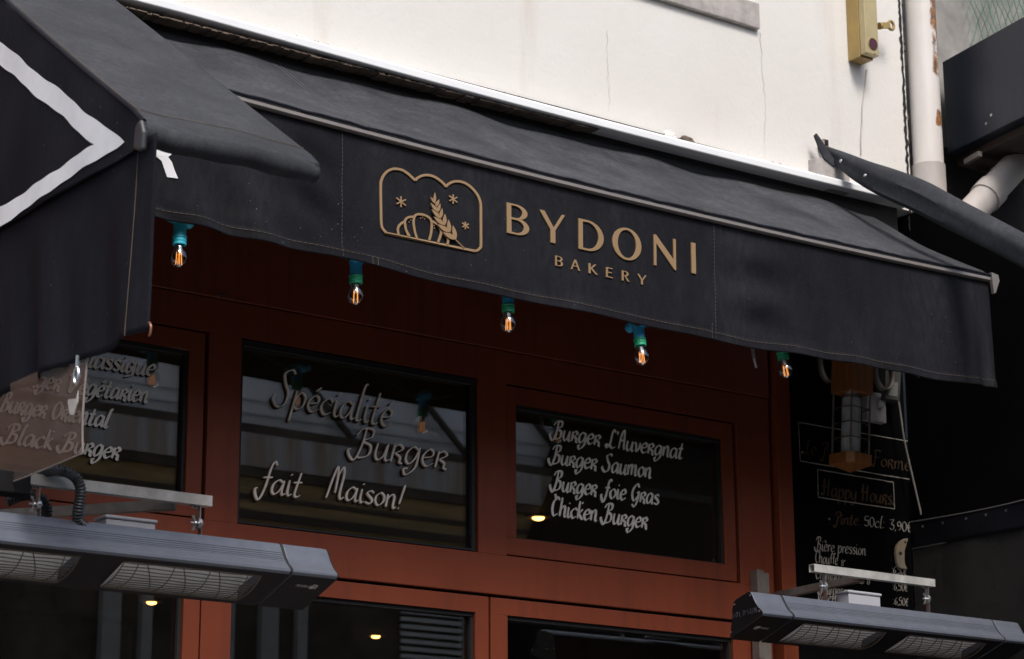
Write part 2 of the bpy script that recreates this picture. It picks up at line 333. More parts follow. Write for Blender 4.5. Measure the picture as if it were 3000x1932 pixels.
# ------------------------------------------------------------------ hand lettering: strokes swept by a broad nib
A_BOWL = [(.6,.86),(.36,1.0),(.1,.66),(.06,.2),(.22,0),(.45,.28),(.6,.8)]
G = {
 'a': (.78, [A_BOWL, [(.64,1.0),(.58,.3),(.64,.02),(.78,.14)]]),
 'b': (.7, [[(.22,1.72),(.08,.3),(.12,.05)], [(.1,.5),(.38,1.0),(.58,.75),(.5,.2),(.28,0),(.1,.1)]]),
 'c': (.62, [[(.58,.82),(.42,1.0),(.12,.7),(.06,.3),(.25,0),(.56,.2)]]),
 'e': (.66, [[(.1,.48),(.48,.6),(.54,.88),(.35,1.0),(.1,.65),(.08,.25),(.28,0),(.6,.24)]]),
 'é': (.66, [[(.1,.48),(.48,.6),(.54,.88),(.35,1.0),(.1,.65),(.08,.25),(.28,0),(.6,.24)], [(.36,1.28),(.58,1.56)]]),
 'è': (.66, [[(.1,.48),(.48,.6),(.54,.88),(.35,1.0),(.1,.65),(.08,.25),(.28,0),(.6,.24)], [(.2,1.56),(.42,1.28)]]),
 'd': (.78, [A_BOWL, [(.72,1.75),(.58,.3),(.64,.02),(.78,.14)]]),
 'g': (.76, [A_BOWL, [(.64,1.0),(.58,.0),(.4,-.42),(.12,-.66),(.02,-.34),(.2,-.28)]]),
 'q': (.8, [A_BOWL, [(.64,1.0),(.6,.0),(.45,-.25),(.05,-.42)], [(.3,.45),(.62,.42)]]),
 'h': (.72, [[(.2,1.72),(.06,0)], [(.1,.55),(.36,1.0),(.52,.85),(.5,.2),(.58,0),(.68,.1)]]),
 'i': (.36, [[(.14,1.0),(.1,.25),(.2,0),(.34,.12)], [(.16,1.34),(.24,1.44)]]),
 'k': (.62, [[(.2,1.72),(.06,0)], [(.52,1.02),(.12,.5)], [(.18,.5),(.42,.1),(.6,.02)], [(.36,1.5),(.5,1.66)]]),
 'l': (.4, [[(.46,1.72),(.3,1.62),(.1,.25),(.2,0),(.36,.12)]]),
 'm': (1.05, [[(.1,.98),(.06,0)], [(.1,.6),(.32,1.0),(.44,.84),(.4,0)], [(.44,.6),(.68,1.0),(.8,.84),(.78,.2),(.86,0),(.98,.12)]]),
 'n': (.72, [[(.1,.98),(.06,0)], [(.1,.58),(.34,1.0),(.5,.85),(.48,.18),(.56,0),(.68,.12)]]),
 'o': (.68, [[(.36,1.0),(.1,.68),(.08,.25),(.27,0),(.54,.32),(.56,.76),(.36,1.0)]]),
 'p': (.74, [[(.18,1.06),(.0,-.75)], [(.14,.55),(.4,1.0),(.62,.76),(.54,.22),(.3,0),(.12,.14)]]),
 'r': (.66, [[(.14,1.0),(.04,0)], [(.1,.82),(.36,1.03),(.52,.8),(.18,.5)], [(.2,.5),(.44,.3),(.44,.02),(.58,-.06)]]),
 'ŗ': (.5, [[(.12,1.0),(.06,0)], [(.1,.6),(.3,1.0),(.48,.92)]]),
 's': (.58, [[(.52,.88),(.32,1.0),(.12,.76),(.44,.36),(.34,.03),(.04,.1)]]),
 't': (.52, [[(.34,1.5),(.14,.25),(.26,0),(.44,.14)], [(.0,.98),(.46,1.04)]]),
 'u': (.76, [[(.12,1.0),(.06,.3),(.2,0),(.44,.28),(.56,.9)], [(.6,1.0),(.52,.22),(.6,0),(.74,.12)]]),
 'v': (.62, [[(.04,.98),(.16,.7),(.22,.04),(.48,.5),(.54,1.0)]]),
 'y': (.74, [[(.12,1.0),(.06,.35),(.2,.02),(.44,.28),(.56,.9)], [(.62,1.0),(.52,.0),(.34,-.5),(.08,-.62),(.04,-.35)]]),
 'f': (.72, [[(.86,1.62),(.72,1.78),(.56,1.45),(.4,.35),(.16,-.5),(-.06,-.18),(-.1,.18),(.02,.24)], [(.22,.98),(.72,1.04)]]),
 'ƒ': (.5, [[(.62,1.6),(.48,1.72),(.3,1.4),(.16,.1)], [(.04,.98),(.46,1.04)]]),
 'S': (.86, [[(.84,1.62),(.66,1.78),(.34,1.55),(.42,1.12),(.62,.66),(.52,.14),(.2,-.04),(-.06,.28),(.02,.5)]]),
 'B': (.98, [[(.5,1.76),(.38,.7),(.14,-.16),(-.1,.0),(-.2,.36),(-.08,.44)], [(.1,1.32),(.36,1.74),(.8,1.74),(.78,1.3),(.42,1.0),(.78,.76),(.72,.2),(.34,-.02),(.22,.12)]]),
 'P': (.82, [[(.5,1.3),(.4,.5),(.16,-.5),(-.06,-.36),(-.06,-.16)], [(.1,1.2),(.38,1.66),(.78,1.6),(.76,1.05),(.42,.82)]]),
 'M': (1.12, [[(.02,-.06),(.28,1.2),(.44,1.72),(.52,1.2),(.48,.3)], [(.52,1.2),(.76,1.74),(.86,1.3),(.76,.3),(.86,0),(1.02,.14)]]),
 'L': (.84, [[(.78,1.52),(.6,1.74),(.46,1.3),(.32,.3),(.06,-.04),(-.04,.24),(.3,.16),(.56,-.02),(.84,.16)]]),
 'A': (.74, [[(.04,0),(.22,1.2),(.42,1.74),(.52,1.5),(.52,.2),(.62,0)], [(.12,.8),(.52,.82)]]),
 'C': (.74, [[(.7,1.46),(.52,1.7),(.16,1.2),(.08,.5),(.25,.0),(.6,.22)]]),
 'Ç': (.74, [[(.7,1.46),(.52,1.62),(.16,1.2),(.08,.5),(.25,.0),(.6,.22)], [(.22,1.95),(.36,1.45)], [(.3,1.56),(.56,1.76)]]),
 'G': (.88, [[(.74,1.4),(.54,1.7),(.16,1.2),(.08,.55),(.28,.08),(.6,.5)], [(.5,.86),(.72,.9),(.6,.0),(.36,-.5),(.1,-.3)]]),
 'V': (.84, [[(.02,1.5),(.2,1.66),(.26,.9),(.3,.0),(.7,1.0),(.86,1.7)]]),
 'O': (.9, [[(.5,1.7),(.14,1.2),(.08,.5),(.3,0),(.7,.5),(.76,1.2),(.5,1.7)]]),
 'H': (1.0, [[(-.1,1.0),(.1,1.1),(.24,1.72),(.14,.2),(.02,0)], [(.74,1.74),(.66,.8),(.6,0)], [(-.06,.9),(.8,.98)]]),
 'F': (.8, [[(.3,1.6),(.24,.6),(.06,-.2),(-.1,.1)], [(.06,1.5),(.4,1.68),(.84,1.6)], [(.1,.86),(.62,.92)]]),
 '0': (.66, [[(.34,1.6),(.1,1.2),(.08,.4),(.28,0),(.54,.4),(.56,1.2),(.34,1.6)]]),
 '5': (.66, [[(.62,1.58),(.2,1.56),(.12,.95),(.5,.9),(.5,.2),(.22,0),(.02,.2)]]),
 '3': (.66, [[(.06,1.5),(.56,1.56),(.26,.92),(.56,.7),(.5,.15),(.24,0),(.02,.2)]]),
 '9': (.64, [[(.54,1.1),(.34,1.5),(.1,1.2),(.14,.8),(.4,.76),(.54,1.1),(.5,.5),(.2,.0)]]),
 '6': (.66, [[(.54,1.55),(.22,1.0),(.1,.4),(.28,0),(.54,.3),(.48,.7),(.14,.5)]]),
 '8': (.62, [[(.5,1.35),(.3,1.6),(.1,1.25),(.5,.6),(.42,.08),(.14,.1),(.12,.5),(.5,1.05),(.5,1.35)]]),
 '€': (.7, [[(.6,1.4),(.4,1.6),(.14,1.0),(.14,.5),(.3,.0),(.6,.2)], [(.0,.95),(.5,.98)], [(.0,.65),(.46,.68)]]),
 '°': (.34, [[(.16,1.6),(.06,1.4),(.18,1.22),(.28,1.42),(.16,1.6)]]),
 "'": (.26, [[(.16,1.72),(.08,1.36)]]),
 '!': (.44, [[(.34,1.9),(.12,.4)], [(.06,.0),(.14,.1)]]),
 ':': (.36, [[(.14,.92),(.2,1.02)], [(.1,.06),(.16,.16)]]),
 '.': (.34, [[(.12,.04),(.2,.14)]]),
 ',': (.3, [[(.14,.1),(.02,-.24)]]),
 ' ': (.5, []),
}
def lettering(mb, text, P0, P1, h, slant, nib, capk=1., shift=(0, 0), lift=0., jit=.02, gap=1.):
    """strokes of `text` on the X-Z plane at Y=P0.y, baseline from P0 to P1, x-height h"""
    adv = [G[c][0]*gap for c in text]; tot = sum(adv); sx = (P1.x-P0.x)/tot
    x = 0.; y0 = P0.y-lift; q = 0
    rnd = random.Random(len(text)*31+ord(text[0]))
    for c, a in zip(text, adv):
        k = (capk if (c.isupper() or c in 'lhkdbtfÇ') else 1.)
        jy = rnd.uniform(-jit, jit); js = rnd.uniform(.96, 1.04)
        for st in G[c][1]:
            pts = cat([(px, py if py < 0 else py*k if (c.isupper() or c == 'Ç') else (1+(py-1)*(1.7*k-1)/.7 if py > 1 else py), 0) for px, py in st], 7)
            n = len(pts); L = []; Rr = []
            if n == 2: pts = [pts[0].lerp(pts[1], i/6) for i in range(7)]; n = 7
            wp = []
            for p in pts:
                yy = (p.y*js+jy)*h; f = (x+p.x)*sx+slant*yy
                z = P0.z+(P1.z-P0.z)*((x+p.x)/tot)+yy
                wp.append(Vector((P0.x+f+shift[0], 0, z+shift[1])))
            ph = rnd.uniform(0, 6)
            for i, p in enumerate(wp):
                d = (wp[min(i+1, n-1)]-wp[max(i-1, 0)])
                if d.length < 1e-9: d = Vector((0, 0, 1))
                d.normalize(); ang = math.atan2(d.z, d.x)
                t = i/(n-1)
                wd = nib*(.30+.75*abs(math.sin(ang-R(28))))*(.72+.28*min(1, 5*t, 5*(1-t)))*(1+.08*math.sin(ph+7*t))
                nn = Vector((-d.z, 0, d.x))*wd
                yy = y0-.00004*q-.00025*t
                L.append(Vector((p.x+nn.x, yy, p.z+nn.z))); Rr.append(Vector((p.x-nn.x, yy, p.z-nn.z)))
            vs = L+Rr; mb.add(vs, [(i, i+1, n+i+1, n+i) for i in range(n-1)]); q += 1
        x += a
    return mb

def outline(polys, extr, bev):
    """filled 2-D outlines with holes -> verts, faces (x, y, depth)"""
    cu = bpy.data.curves.new('tmp', 'CURVE'); cu.dimensions = '2D'; cu.fill_mode = 'BOTH'
    cu.extrude = extr; cu.bevel_depth = bev; cu.bevel_resolution = 1
    for p0 in polys:
        p = []
        for i, a in enumerate(p0):
            c = p0[(i+1) % len(p0)]; k = max(1, int(math.hypot(c[0]-a[0], c[1]-a[1])/.008))
            p += [(a[0]+(c[0]-a[0])*j/k, a[1]+(c[1]-a[1])*j/k) for j in range(k)]
        sp = cu.splines.new('POLY'); sp.points.add(len(p)-1); sp.use_cyclic_u = True
        for i, (x, y) in enumerate(p): sp.points[i].co = (x, y, 0, 1)
    o = bpy.data.objects.new('tmp', cu); COL.objects.link(o)
    dg = bpy.context.evaluated_depsgraph_get(); me = bpy.data.meshes.new_from_object(o.evaluated_get(dg))
    vs = [v.co.copy() for v in me.vertices]; fs = [tuple(p.vertices) for p in me.polygons]
    bpy.data.objects.remove(o); bpy.data.curves.remove(cu); bpy.data.meshes.remove(me)
    return vs, fs

# ================================================================== SETTING: ground, room behind the glass
struct(MB().grid(lambda u, v: Vector((-120+240*u, -120+240*v, 0)), 4, 4).build('street', 'road'))
struct(MB().box((-30, -1.9, .004), (40, .0, .13)).build('pavement', 'pave'))
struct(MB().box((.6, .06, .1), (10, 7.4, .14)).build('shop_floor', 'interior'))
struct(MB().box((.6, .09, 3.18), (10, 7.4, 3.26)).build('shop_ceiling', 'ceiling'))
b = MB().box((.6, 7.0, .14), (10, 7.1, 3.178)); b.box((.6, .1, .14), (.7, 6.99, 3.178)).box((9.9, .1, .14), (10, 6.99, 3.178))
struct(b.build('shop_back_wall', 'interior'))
for i, (p, lab) in enumerate((((5.19, 1.62), 'glowing warm ceiling spotlight seen through the lower left of the four line menu window'),
              ((5.04, 4.40), 'glowing warm ceiling spotlight seen through the door glass below the left heater'),
              ((6.11, 3.75), 'upper glowing ceiling spotlight seen through the middle door glass, by the shutter reflection'),
              ((6.55, 4.80), 'lower glowing ceiling spotlight seen at the bottom edge of the middle door glass'))):
    t = thing('ceiling_spotlight', lab, 'ceiling lamp', (p[0], p[1], 3.18), 'spotlights in the shop ceiling')
    MB().lathe([(.024, 3.174), (.05, 3.174), (.05, 3.18), (.024, 3.18), (.024, 3.174)], (p[0], p[1], 0)).build('trim_ring', 'oldsteel', t, True)
    MB().ball((p[0], p[1], 3.174), .024, 8, (1, 1, .5)).build('lamp', 'lens', t, True)

# ================================================================== UPPER FACADE
WY = -.06
t = thing('building_wall', 'cream plastered upper wall with thin cracks above the long black awning', 'wall', (3.6, WY, 4))
e = MB()
e.box((-3, WY, 4.0), (5.50, .2, 9))
e.build('plaster', 'plaster', t)
def ribbon(pts, wd, y):
    b = MB(); n = len(pts); vs = []
    for i, p in enumerate(pts):
        d = (Vector(pts[min(i+1, n-1)])-Vector(pts[max(i-1, 0)])).normalized(); nn = Vector((-d.z, 0, d.x))*(wd if not callable(wd) else wd(i/(n-1)))
        vs += [Vector((p.x+nn.x, y, p.z+nn.z)), Vector((p.x-nn.x, y, p.z-nn.z))]
    return b.add(vs, [(2*i, 2*i+1, 2*i+3, 2*i+2) for i in range(n-1)])
def crack(px, wd):
    pts = []
    c = cat([aty(x, y, WY) for x, y in px], 9)
    for p in c: pts.append(p+Vector((random.uniform(-.0035, .0035), 0, random.uniform(-.001, .001))))
    return ribbon(pts, lambda u: wd*(.4+.6*abs(math.sin(9*u+1)))*(1-.5*u), WY-.0015)
crack([(2226, 96), (2230, 150), (2232, 215), (2238, 260), (2242, 345), (2239, 400), (2241, 462)], .0011).build('crack', 'crack', t)
crack([(1776, 90), (1780, 160), (1781, 230), (1784, 270), (1783, 330)], .0008).build('crack', 'crack', t)
sag0 = lambda x: .011*((x-4.1)/1.2)**2 if x > 2 else .02
def lump(b, c, r, sc, seed):
    rd = random.Random(seed); q = MB().ball((0, 0, 0), 1, 5); 
    b.add([Vector(c)+Vector((v.x*r*sc[0]*k, v.y*r*sc[1]*k, v.z*r*sc[2]*k)) for v in q.v for k in [rd.uniform(.72, 1.22)]], q.f); return b
def rubble(name, mt, xs, n, y, z0, sp, sz, seed):
    rd = random.Random(seed); b = MB()
    for i in range(n):
        x = rd.uniform(*xs); r = rd.uniform(sz*.35, sz)
        b.ball((x, y+rd.uniform(-.004, .004), z0(x)+rd.uniform(-sp, sp)*.5), r, 3, (rd.uniform(.8, 2.2), .6, rd.uniform(.4, 1)))
    return b.build(name, mt, t)
# chipped plaster just above the ledge
g = aty(1965, 395, WY-.01); lump(lump(MB(), (g.x, g.y+.006, g.z), .016, (1.7, .5, .95), 1), (g.x+.02, g.y+.006, g.z-.007), .011, (1.6, .5, .9), 2).build('loose_plaster', 'plaster', t)
g = aty(2010, 407, WY-.012); lump(lump(MB(), (g.x, g.y, g.z), .012, (2.2, .7, .7), 3), (g.x+.024, g.y-.001, g.z-.007), .009, (1.6, .7, .8), 4).build('mortar_lump', 'masonry', t)
for xs, n_, sd_ in (((3.62, 3.85), 26, 5), ((4.05, 4.30), 30, 6), ((4.85, 5.05), 18, 8), ((3.0, 3.3), 12, 9)):
    rubble('grime_line', 'masonry', xs, n_, WY-.001, lambda x: 4.049+min(sag0(x), .014)-.010, .004, .0032, sd_)
# stone sill at the top edge
g = aty(2220, 85, -.078); MB().prism([(4.15, WY-.001, g.z), (4.15, -.078, g.z), (g.x+.012, -.078, g.z+.002), (g.x+.012, WY-.001, g.z+.002)], (0, 0, .09)).build('window_sill', 'stone', t, bevel=.004)
# white ledge
b = MB(); zt, zb = 4.046, 4.004
prof = [(WY-.001, zt+.004), (-.128, zt-.030), (-.13, zt-.034), (-.13, zt-.052), (-.126, zt-.055), (-.05, zt-.055), (-.05, zt)]
def sweepx(b, prof, x0, x1, n=1, f=None):
    N = len(prof); vs = []
    for i in range(n+1):
        x = x0+(x1-x0)*i/n; dz = f(x) if f else 0
        vs += [Vector((x, p[0], p[1]+dz)) for p in prof]
    fs = [(i*N+k, i*N+(k+1) % N, (i+1)*N+(k+1) % N, (i+1)*N+k) for i in range(n) for k in range(N)]
    fs += [tuple(range(N-1, -1, -1)), tuple(n*N+k for k in range(N))]
    return b.add(vs, fs)
sweepx(b, prof, -3, 5.44, 40, lambda x: min(sag0(x), .014)-.010).build('white_ledge', 'ledge', t, bevel=.002)
# crumbling underside of the ledge
rd = random.Random(3); b = MB()
for i in range(150):
    x = 1.5+2.6*i/150; b.box((x, -.118, 3.973+rd.uniform(0, .005)), (x+.012+rd.random()*.02, -.07, 3.9795))
b.build('broken_mortar', 'masonry', t)

# neighbour wall, right of the pipe
t2 = thing('neighbour_wall', 'bare grey concrete wall to the right of the white downpipe', 'wall', (7, 0, 4))
MB().box((5.56, .02, 2.2), (12, .3, 9)).build('concrete', 'concrete', t2)
MB().box((5.60, .004, 3.0), (9, .018, 4.30)).build('painted_shade', mat('shade_brown', (.022, .015, .012), .95, var=.6, scale=12), t2)  # flat dark panel paints the shade below the sign box
rd = random.Random(9); b = MB()
for i in range(70):
    z = 3.95+i*.028; b.ball((5.505+rd.uniform(-.006, .006), -.045, z), .013, 3, (rd.uniform(.7, 1.3), .8, rd.uniform(1, 1.8)))
b.build('rough_joint', 'masonry', t2)
rj = random.Random(12)
pts = [Vector((5.489+rj.uniform(-.003, .003), 0, 3.9+k*.012)) for k in range(170)]
ribbon(pts, lambda u: .0062+rj.uniform(-.0028, .0022), WY-.0016).build('open_joint', 'gasket', t2)

# downpipe
p0 = aty(2698, 52, -.09); p1 = aty(2722, 520, -.09)
t = thing('downpipe', 'white cast iron downpipe with rust patches, right of the yellow box', 'pipe', (p1.x, p1.y, 2.6))
top = Vector((p0.x, -.09, 6)); mid = Vector((p1.x, -.09, aty(2722, 488, -.09).z))
MB().tube([mid, top], .052, 28).build('pipe', 'pipe', t, True)
MB().tube([Vector((p1.x, -.09, 2.2)), mid+Vector((0, 0, .0)), mid+Vector((0, 0, .003))], [.0565, .0565, .053], 28).build('lower_pipe', 'pipe2', t, True)

# ochre wall box
c0 = aty(2485, 186, WY); fx = atx(2537, 157, c0.x); x0 = c0.x; zb = fx.z-.002; yf = fx.y; wdt = .062
t = thing('wall_box', 'ochre metal switch box with round maroon lens, high on the cream wall', 'wall box', (x0, WY, zb))
b = MB().box((x0, yf+.028, zb), (x0+wdt, WY-.001, zb+.36)); b.build('back_case', 'brass', t, bevel=.002)
b = MB().box((x0+.0015, yf, zb+.006), (x0+wdt, yf+.026, zb+.36)); b.build('cover', 'brassface', t, bevel=.002)
dc = aty(1900+1428/2.1745, 282/2.1745, yf); MB().disc((dc.x, yf-.0005, dc.z), (0, -1, 0), .0195, .003, 28).build('lens', 'maroon', t, True)
b = MB(); b.tube([Vector((dc.x+.0205*math.cos(a), yf-.001, dc.z+.0205*math.sin(a))) for a in [i*math.pi/14 for i in range(29)]], .0016, 6).build('lens_rim', 'brass', t, True)
hc = aty(1900+1441/2.1745, 345/2.1745, yf); MB().disc((hc.x, yf-.0003, hc.z), (0, -1, 0), .0028, .0006, 12).build('hole', 'gasket', t)
k0 = aty(1900+1472/2.1745, 165/2.1745, yf+.02); k1 = k0+Vector((.047, 0, .012))
b = MB(); b.tube([k0+Vector((-.004, 0, -.002)), k0+Vector((.006, 0, 0))], .012, 14); b.bar(k0, k1, .010, .020, (0, 0, 1))
ring = [k1+Vector((.013*math.cos(a)+.008, 0, .015*math.sin(a)+.002)) for a in [i*math.pi/12 for i in range(25)]]
b.tube(ring, .0052, 8, False); b.build('key_lever', 'brass', t)
g = [aty(1900+x/2.1745, y/2.1745, WY-.004) for x, y in ((1390, 445), (1378, 560), (1362, 680), (1358, 800), (1352, 900), (1355, 985))]
tag(MB().tube(cat(g, 6), .0024, 8).build('wall_wire', mat('pale_wire', (.55, .51, .47), .6), None, True), 'thin pale wire running down the cream wall from the ochre box', 'wire')

# projecting navy sign box, top right
az = R(10.5); o0 = aty(2760, 182, -.05); o1 = aty(2772, 452, -.05); ddir = Vector((math.sin(az), math.cos(az), 0))
t = thing('sign_box', 'dark navy metal sign box jutting out at the top right, beside the downpipe', 'sign', (o0.x, -.05, o1.z))
H = Vector((0, 0, o0.z-o1.z)); q0 = Vector((o0.x, -.05, o1.z)); q1 = q0-ddir*.9; th = Vector((.45, 0, 0))
MB().prism([q0, q1, q1+H, q0+H], th).build('case', 'navy', t, bevel=.004)
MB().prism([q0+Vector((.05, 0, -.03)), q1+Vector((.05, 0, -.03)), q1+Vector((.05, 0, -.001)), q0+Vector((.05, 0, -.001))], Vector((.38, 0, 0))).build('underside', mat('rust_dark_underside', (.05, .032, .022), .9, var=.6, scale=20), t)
n = Vector((-math.cos(az), math.sin(az), 0))
for x, y in ((2905, 338), (2890, 363)):
    d = ray(x, y); s = (q0-CAM).dot(n)/d.dot(n); c = CAM+d*s
    MB().disc(c, n, .005, .003, 12).build('rivet', 'zinc', t, True)
b = MB(); b.bar(q0-ddir*.14+Vector((.0, 0, -.03)), q0-ddir*.14+Vector((0, 0, -.075)), .02, .03); b.bar(q0-ddir*.18+Vector((.0, 0, -.055)), q0-ddir*.10+Vector((0, 0, -.06)), .016, .018); b.build('bracket', 'oldsteel', t)
# green netting behind it
n0 = aty(2828, 150, .0); n1 = aty(2960, 20, .0); b = MB()
W_, H_ = .75, .75
for i in range(24):
    x = n0.x+W_*i/23
    for s_ in (1, -1):
        pts = []
        for k in range(25):
            z = n0.z-.12+H_*k/24; pts.append(Vector((x+s_*(k/24-.5)*.36, -.01+.004*math.sin(k*1.3+i), z)))
        pts = [p for p in pts if n0.x <= p.x <= n0.x+W_]
        if len(pts) > 2: b.tube(pts, .0016, 4)
tag(b.build('safety_netting', 'mesh'), 'green plastic netting on the grey wall above the navy sign box', 'netting')
# pipes low right
a = aty(2868, 600, -.22); c = aty(2990, 470, -.22)
t = thing('drain_pipe', 'slanting white drain pipe at the right edge below the navy sign box', 'pipe', a)
dd = (c-a).normalized(); MB().tube([a-dd*.16, a+dd*.02, c+dd*.25], .050, 26).build('pipe', 'pipe2', t, True)
MB().tube([a+dd*.04, a+dd*.10], .056, 26).build('collar', 'pipe2', t, True)
a = aty(2938, 470, -.12); c = aty(2960, 400, -.12)
tag(MB().tube(cat([a+Vector((-.03, .03, -.10)), a, c, c+Vector((.12, 0, .12))], 6), .03, 16).build('rusty_pipe', 'rust', None, True), 'short rusty pipe elbow under the navy sign box', 'pipe')

# ================================================================== SHOPFRONT
t = thing('shopfront', 'rust red painted wooden shopfront with hand lettered transom windows and glazed doors', 'shopfront', (3.36, 0, .13)); SF = t
b = MB()
b.box((.6, -.005, 3.2775), (4.868, .085, 4.06))
part_label(b.build('fascia_panel', 'red', t, bevel=.0015), 'plain dark red panel above the transom windows')
for x, y in ((641, 868), (657, 868)):
    c = aty(x, y, -.006); MB().disc(c, (0, -1, 0), .0042, .003, 12).build('screw', 'zinc', t, True)
Zt, Zb = 3.1815, 2.679
b = MB()
b.box((.6, 0, Zt), (4.868, .08, 3.2745))            # top rail
b.box((.6, 0, 2.5665), (4.868, .08, Zb))            # bottom rail
for x0_, x1_ in ((.6, 1.987), (2.8735, 2.971), (3.746, 3.8455), (4.7305, 4.868)): b.box((x0_, .0, Zb), (x1_, .08, Zt))
b.build('transom_frame', 'red', t, bevel=.0015)
# right hand jamb posts
MB().box((4.868, .03, .13), (4.884, .08, 4.05)).build('groove', 'gasket', t)
MB().box((4.884, -.02, .13), (4.944, .09, 4.05)).build('corner_post', 'red', t, bevel=.002)
b = MB()
def casement(x0, x1, lab):
    f = .0395; z0, z1 = Zb+.005, Zt-.005; xa, xb = x0+.004, x1-.010
    b = MB(); b.box((xa, .006, z1-.052), (xb, .06, z1)); b.box((xa, .006, z0), (xb, .06, z0+.050))
    b.box((xa, .006, z0+.050), (xa+.034, .06, z1-.052)); b.box((xb-.045, .006, z0+.050), (xb, .06, z1-.052))
    wdw = b.build('transom_window', 'red', SF, bevel=.0015); part_label(wdw, lab)
    pane(wdw, xa+.034, xb-.045, z0+.050, z1-.052, .03)
    MB().box((x0+.0005, .05, Zb+.0005), (x0+.0035, .075, Zt-.0005)).build('rebate', 'gasket', wdw)
    m = MB(); m.box((xb+.001, .04, Zb+.0005), (x1-.0005, .07, Zt-.0005)); m.build('rebate', 'gasket', wdw)
    return wdw
def pane(par, x0, x1, z0, z1, y, g=.007):
    MB().box((x0+.001, y, z0+.001), (x1-.001, y+.006, z1-.001)).build('glass_pane', 'pane', par)
    m = MB(); m.box((x0+.0006, y-.018, z1-g-.004), (x1-.0006, y-.002, z1-.0006)); m.box((x0+.0006, y-.016, z0+.0006), (x1-.0006, y-.002, z0+g*.5))
    m.box((x0+.0006, y-.015, z0+g*.5), (x0+g*.5, y-.002, z1-g-.004)); m.box((x1-g-.002, y-.015, z0+g*.5), (x1-.0006, y-.002, z1-g-.004)); m.build('gasket', 'gasket', par)
WL = casement(1.987, 2.8735, 'left opening transom window with burger list behind clear plastic')
WR = casement(3.8455, 4.7305, 'right opening transom window lettered with four burgers')
b = MB(); b.box((2.9715, .030, Zb+.0005), (2.975, .06, Zt-.0005)); b.box((3.742, .030, Zb+.0005), (3.7455, .06, Zt-.0005)); b.box((2.975, .03, Zt-.004), (3.742, .06, Zt-.0005)); b.box((2.975, .03, Zb+.0005), (3.742, .06, Zb+.004))
WC = part_label(b.build('transom_window', 'gasket', SF), 'middle fixed transom window advertising house made burgers')
pane(WC, 2.975, 3.742, Zb+.004, Zt-.004, .024, .011)
TY = .0225
def line(par_mb, text, l, r, h, slant, nib, y, capk=1., shift=(0, 0), lift=0., gap=1.):
    lettering(par_mb, text, aty(*l, y), aty(*r, y), h, slant, nib, capk, shift, lift, gap=gap)
def sign_line(par, tx, l, r, h, slant, nib, y, capk, layers):
    b = MB()
    for k, (mt, sh, lf) in enumerate(layers):
        b.cur = k; line(b, tx, l, r, h, slant, nib, y, capk, sh, lf)
    part_label(b.build('lettering', [q[0] for q in layers], par, clean=False), 'hand painted words '+tx.replace('Ç', 'C').replace('ŗ', 'r').replace('ƒ', 'f'))
TRI = (('paintgrey', (-.0062, -.0062), 0), ('paintbrown', (-.0034, -.0024), .0005), ('paint', (0, 0), .0010))
TWO = (('paintgrey', (-.0032, -.0036), 0), ('paint', (0, 0), .0005))
for tx, l, r, hh, ck in (('Spécialité', (800, 1187), (1148, 1252), .048, 1.28), ('Burger', (1030, 1338), (1312, 1374), .048, 1.02),
                         ('fait', (752, 1440), (882, 1458), .040, 1.18), ('Maison!', (955, 1455), (1182, 1494), .0375, 1.36)):
    sign_line(WC, tx, l, r, hh, .16, .0037, TY-.001, ck, TRI)
for tx, l, r in (('Burger L\'Auvergnat', (1616, 1284), (2000, 1346)), ('Burger Saumon', (1612, 1357), (1908, 1402)),
                 ('Burger foie Gras', (1616, 1435), (1930, 1480)), ('Çhicken Burger', (1614, 1509), (1897, 1549))):
    sign_line(WR, tx, l, r, .0300, .13, .0047, .0285, 1.06, TWO)
for tx, l, r in (('Burger C', (80, 1047), (246, 1073)), ('lassique', (258, 1075), (452, 1102)), ('Burger V', (22, 1120), (222, 1153)), ('égétarien', (229, 1154), (432, 1181)),
                 ('Burger Orie', (-6, 1203), (228, 1239)), ('ntal', (229, 1240), (318, 1254)), ('Black B', (8, 1296), (214, 1327)), ('urger', (216, 1327), (350, 1347))):
    sign_line(WL, tx, l, r, .0285, .2, .0047, .0285, 1.0, TWO)
# doors
DT = 2.5585
def door(x0, x1, px0, px1, lab):
    b = MB(); y0, y1 = .008, .07
    b.box((x0, y0, 2.512), (x1, y1, DT)); b.box((x0, y0, .14), (px0, y1, 2.512)); b.box((px1, y0, .14), (x1, y1, 2.512)); b.box((px0, y0, .14), (px1, y1, .5))
    d = b.build('door', 'red', SF, bevel=.0015); part_label(d, lab)
    pane(d, px0, px1, .5, 2.512, .035); return d
door(1.93, 2.873, 2.01, 2.826, 'left glazed door, its glass below the left heater')
door(2.8775, 3.787, 2.965, 3.741, 'middle glazed door left of the narrow gap')
door(3.7935, 4.80, 3.853, 4.70, 'right glazed door with dark glass')
for q in (((.6, .04, DT+.0005), (4.868, .075, 2.566)), ((3.7875, .045, .14), (3.793, .07, DT)), ((2.8735, .05, .14), (2.877, .07, DT))): MB().box(*q).build('door_gap', 'gasket', SF)
MB().box((4.801, .012, .14), (4.866, .075, DT)).build('door_jamb', 'red', SF, bevel=.0015)
for q in (((4.768, -.034, 2.45), (4.796, -.001, 2.722)), ((4.802, -.026, 2.45), (4.824, -.001, 2.716))): MB().box(*q).build('shutter_bracket', 'oldsteel', SF, bevel=.001)

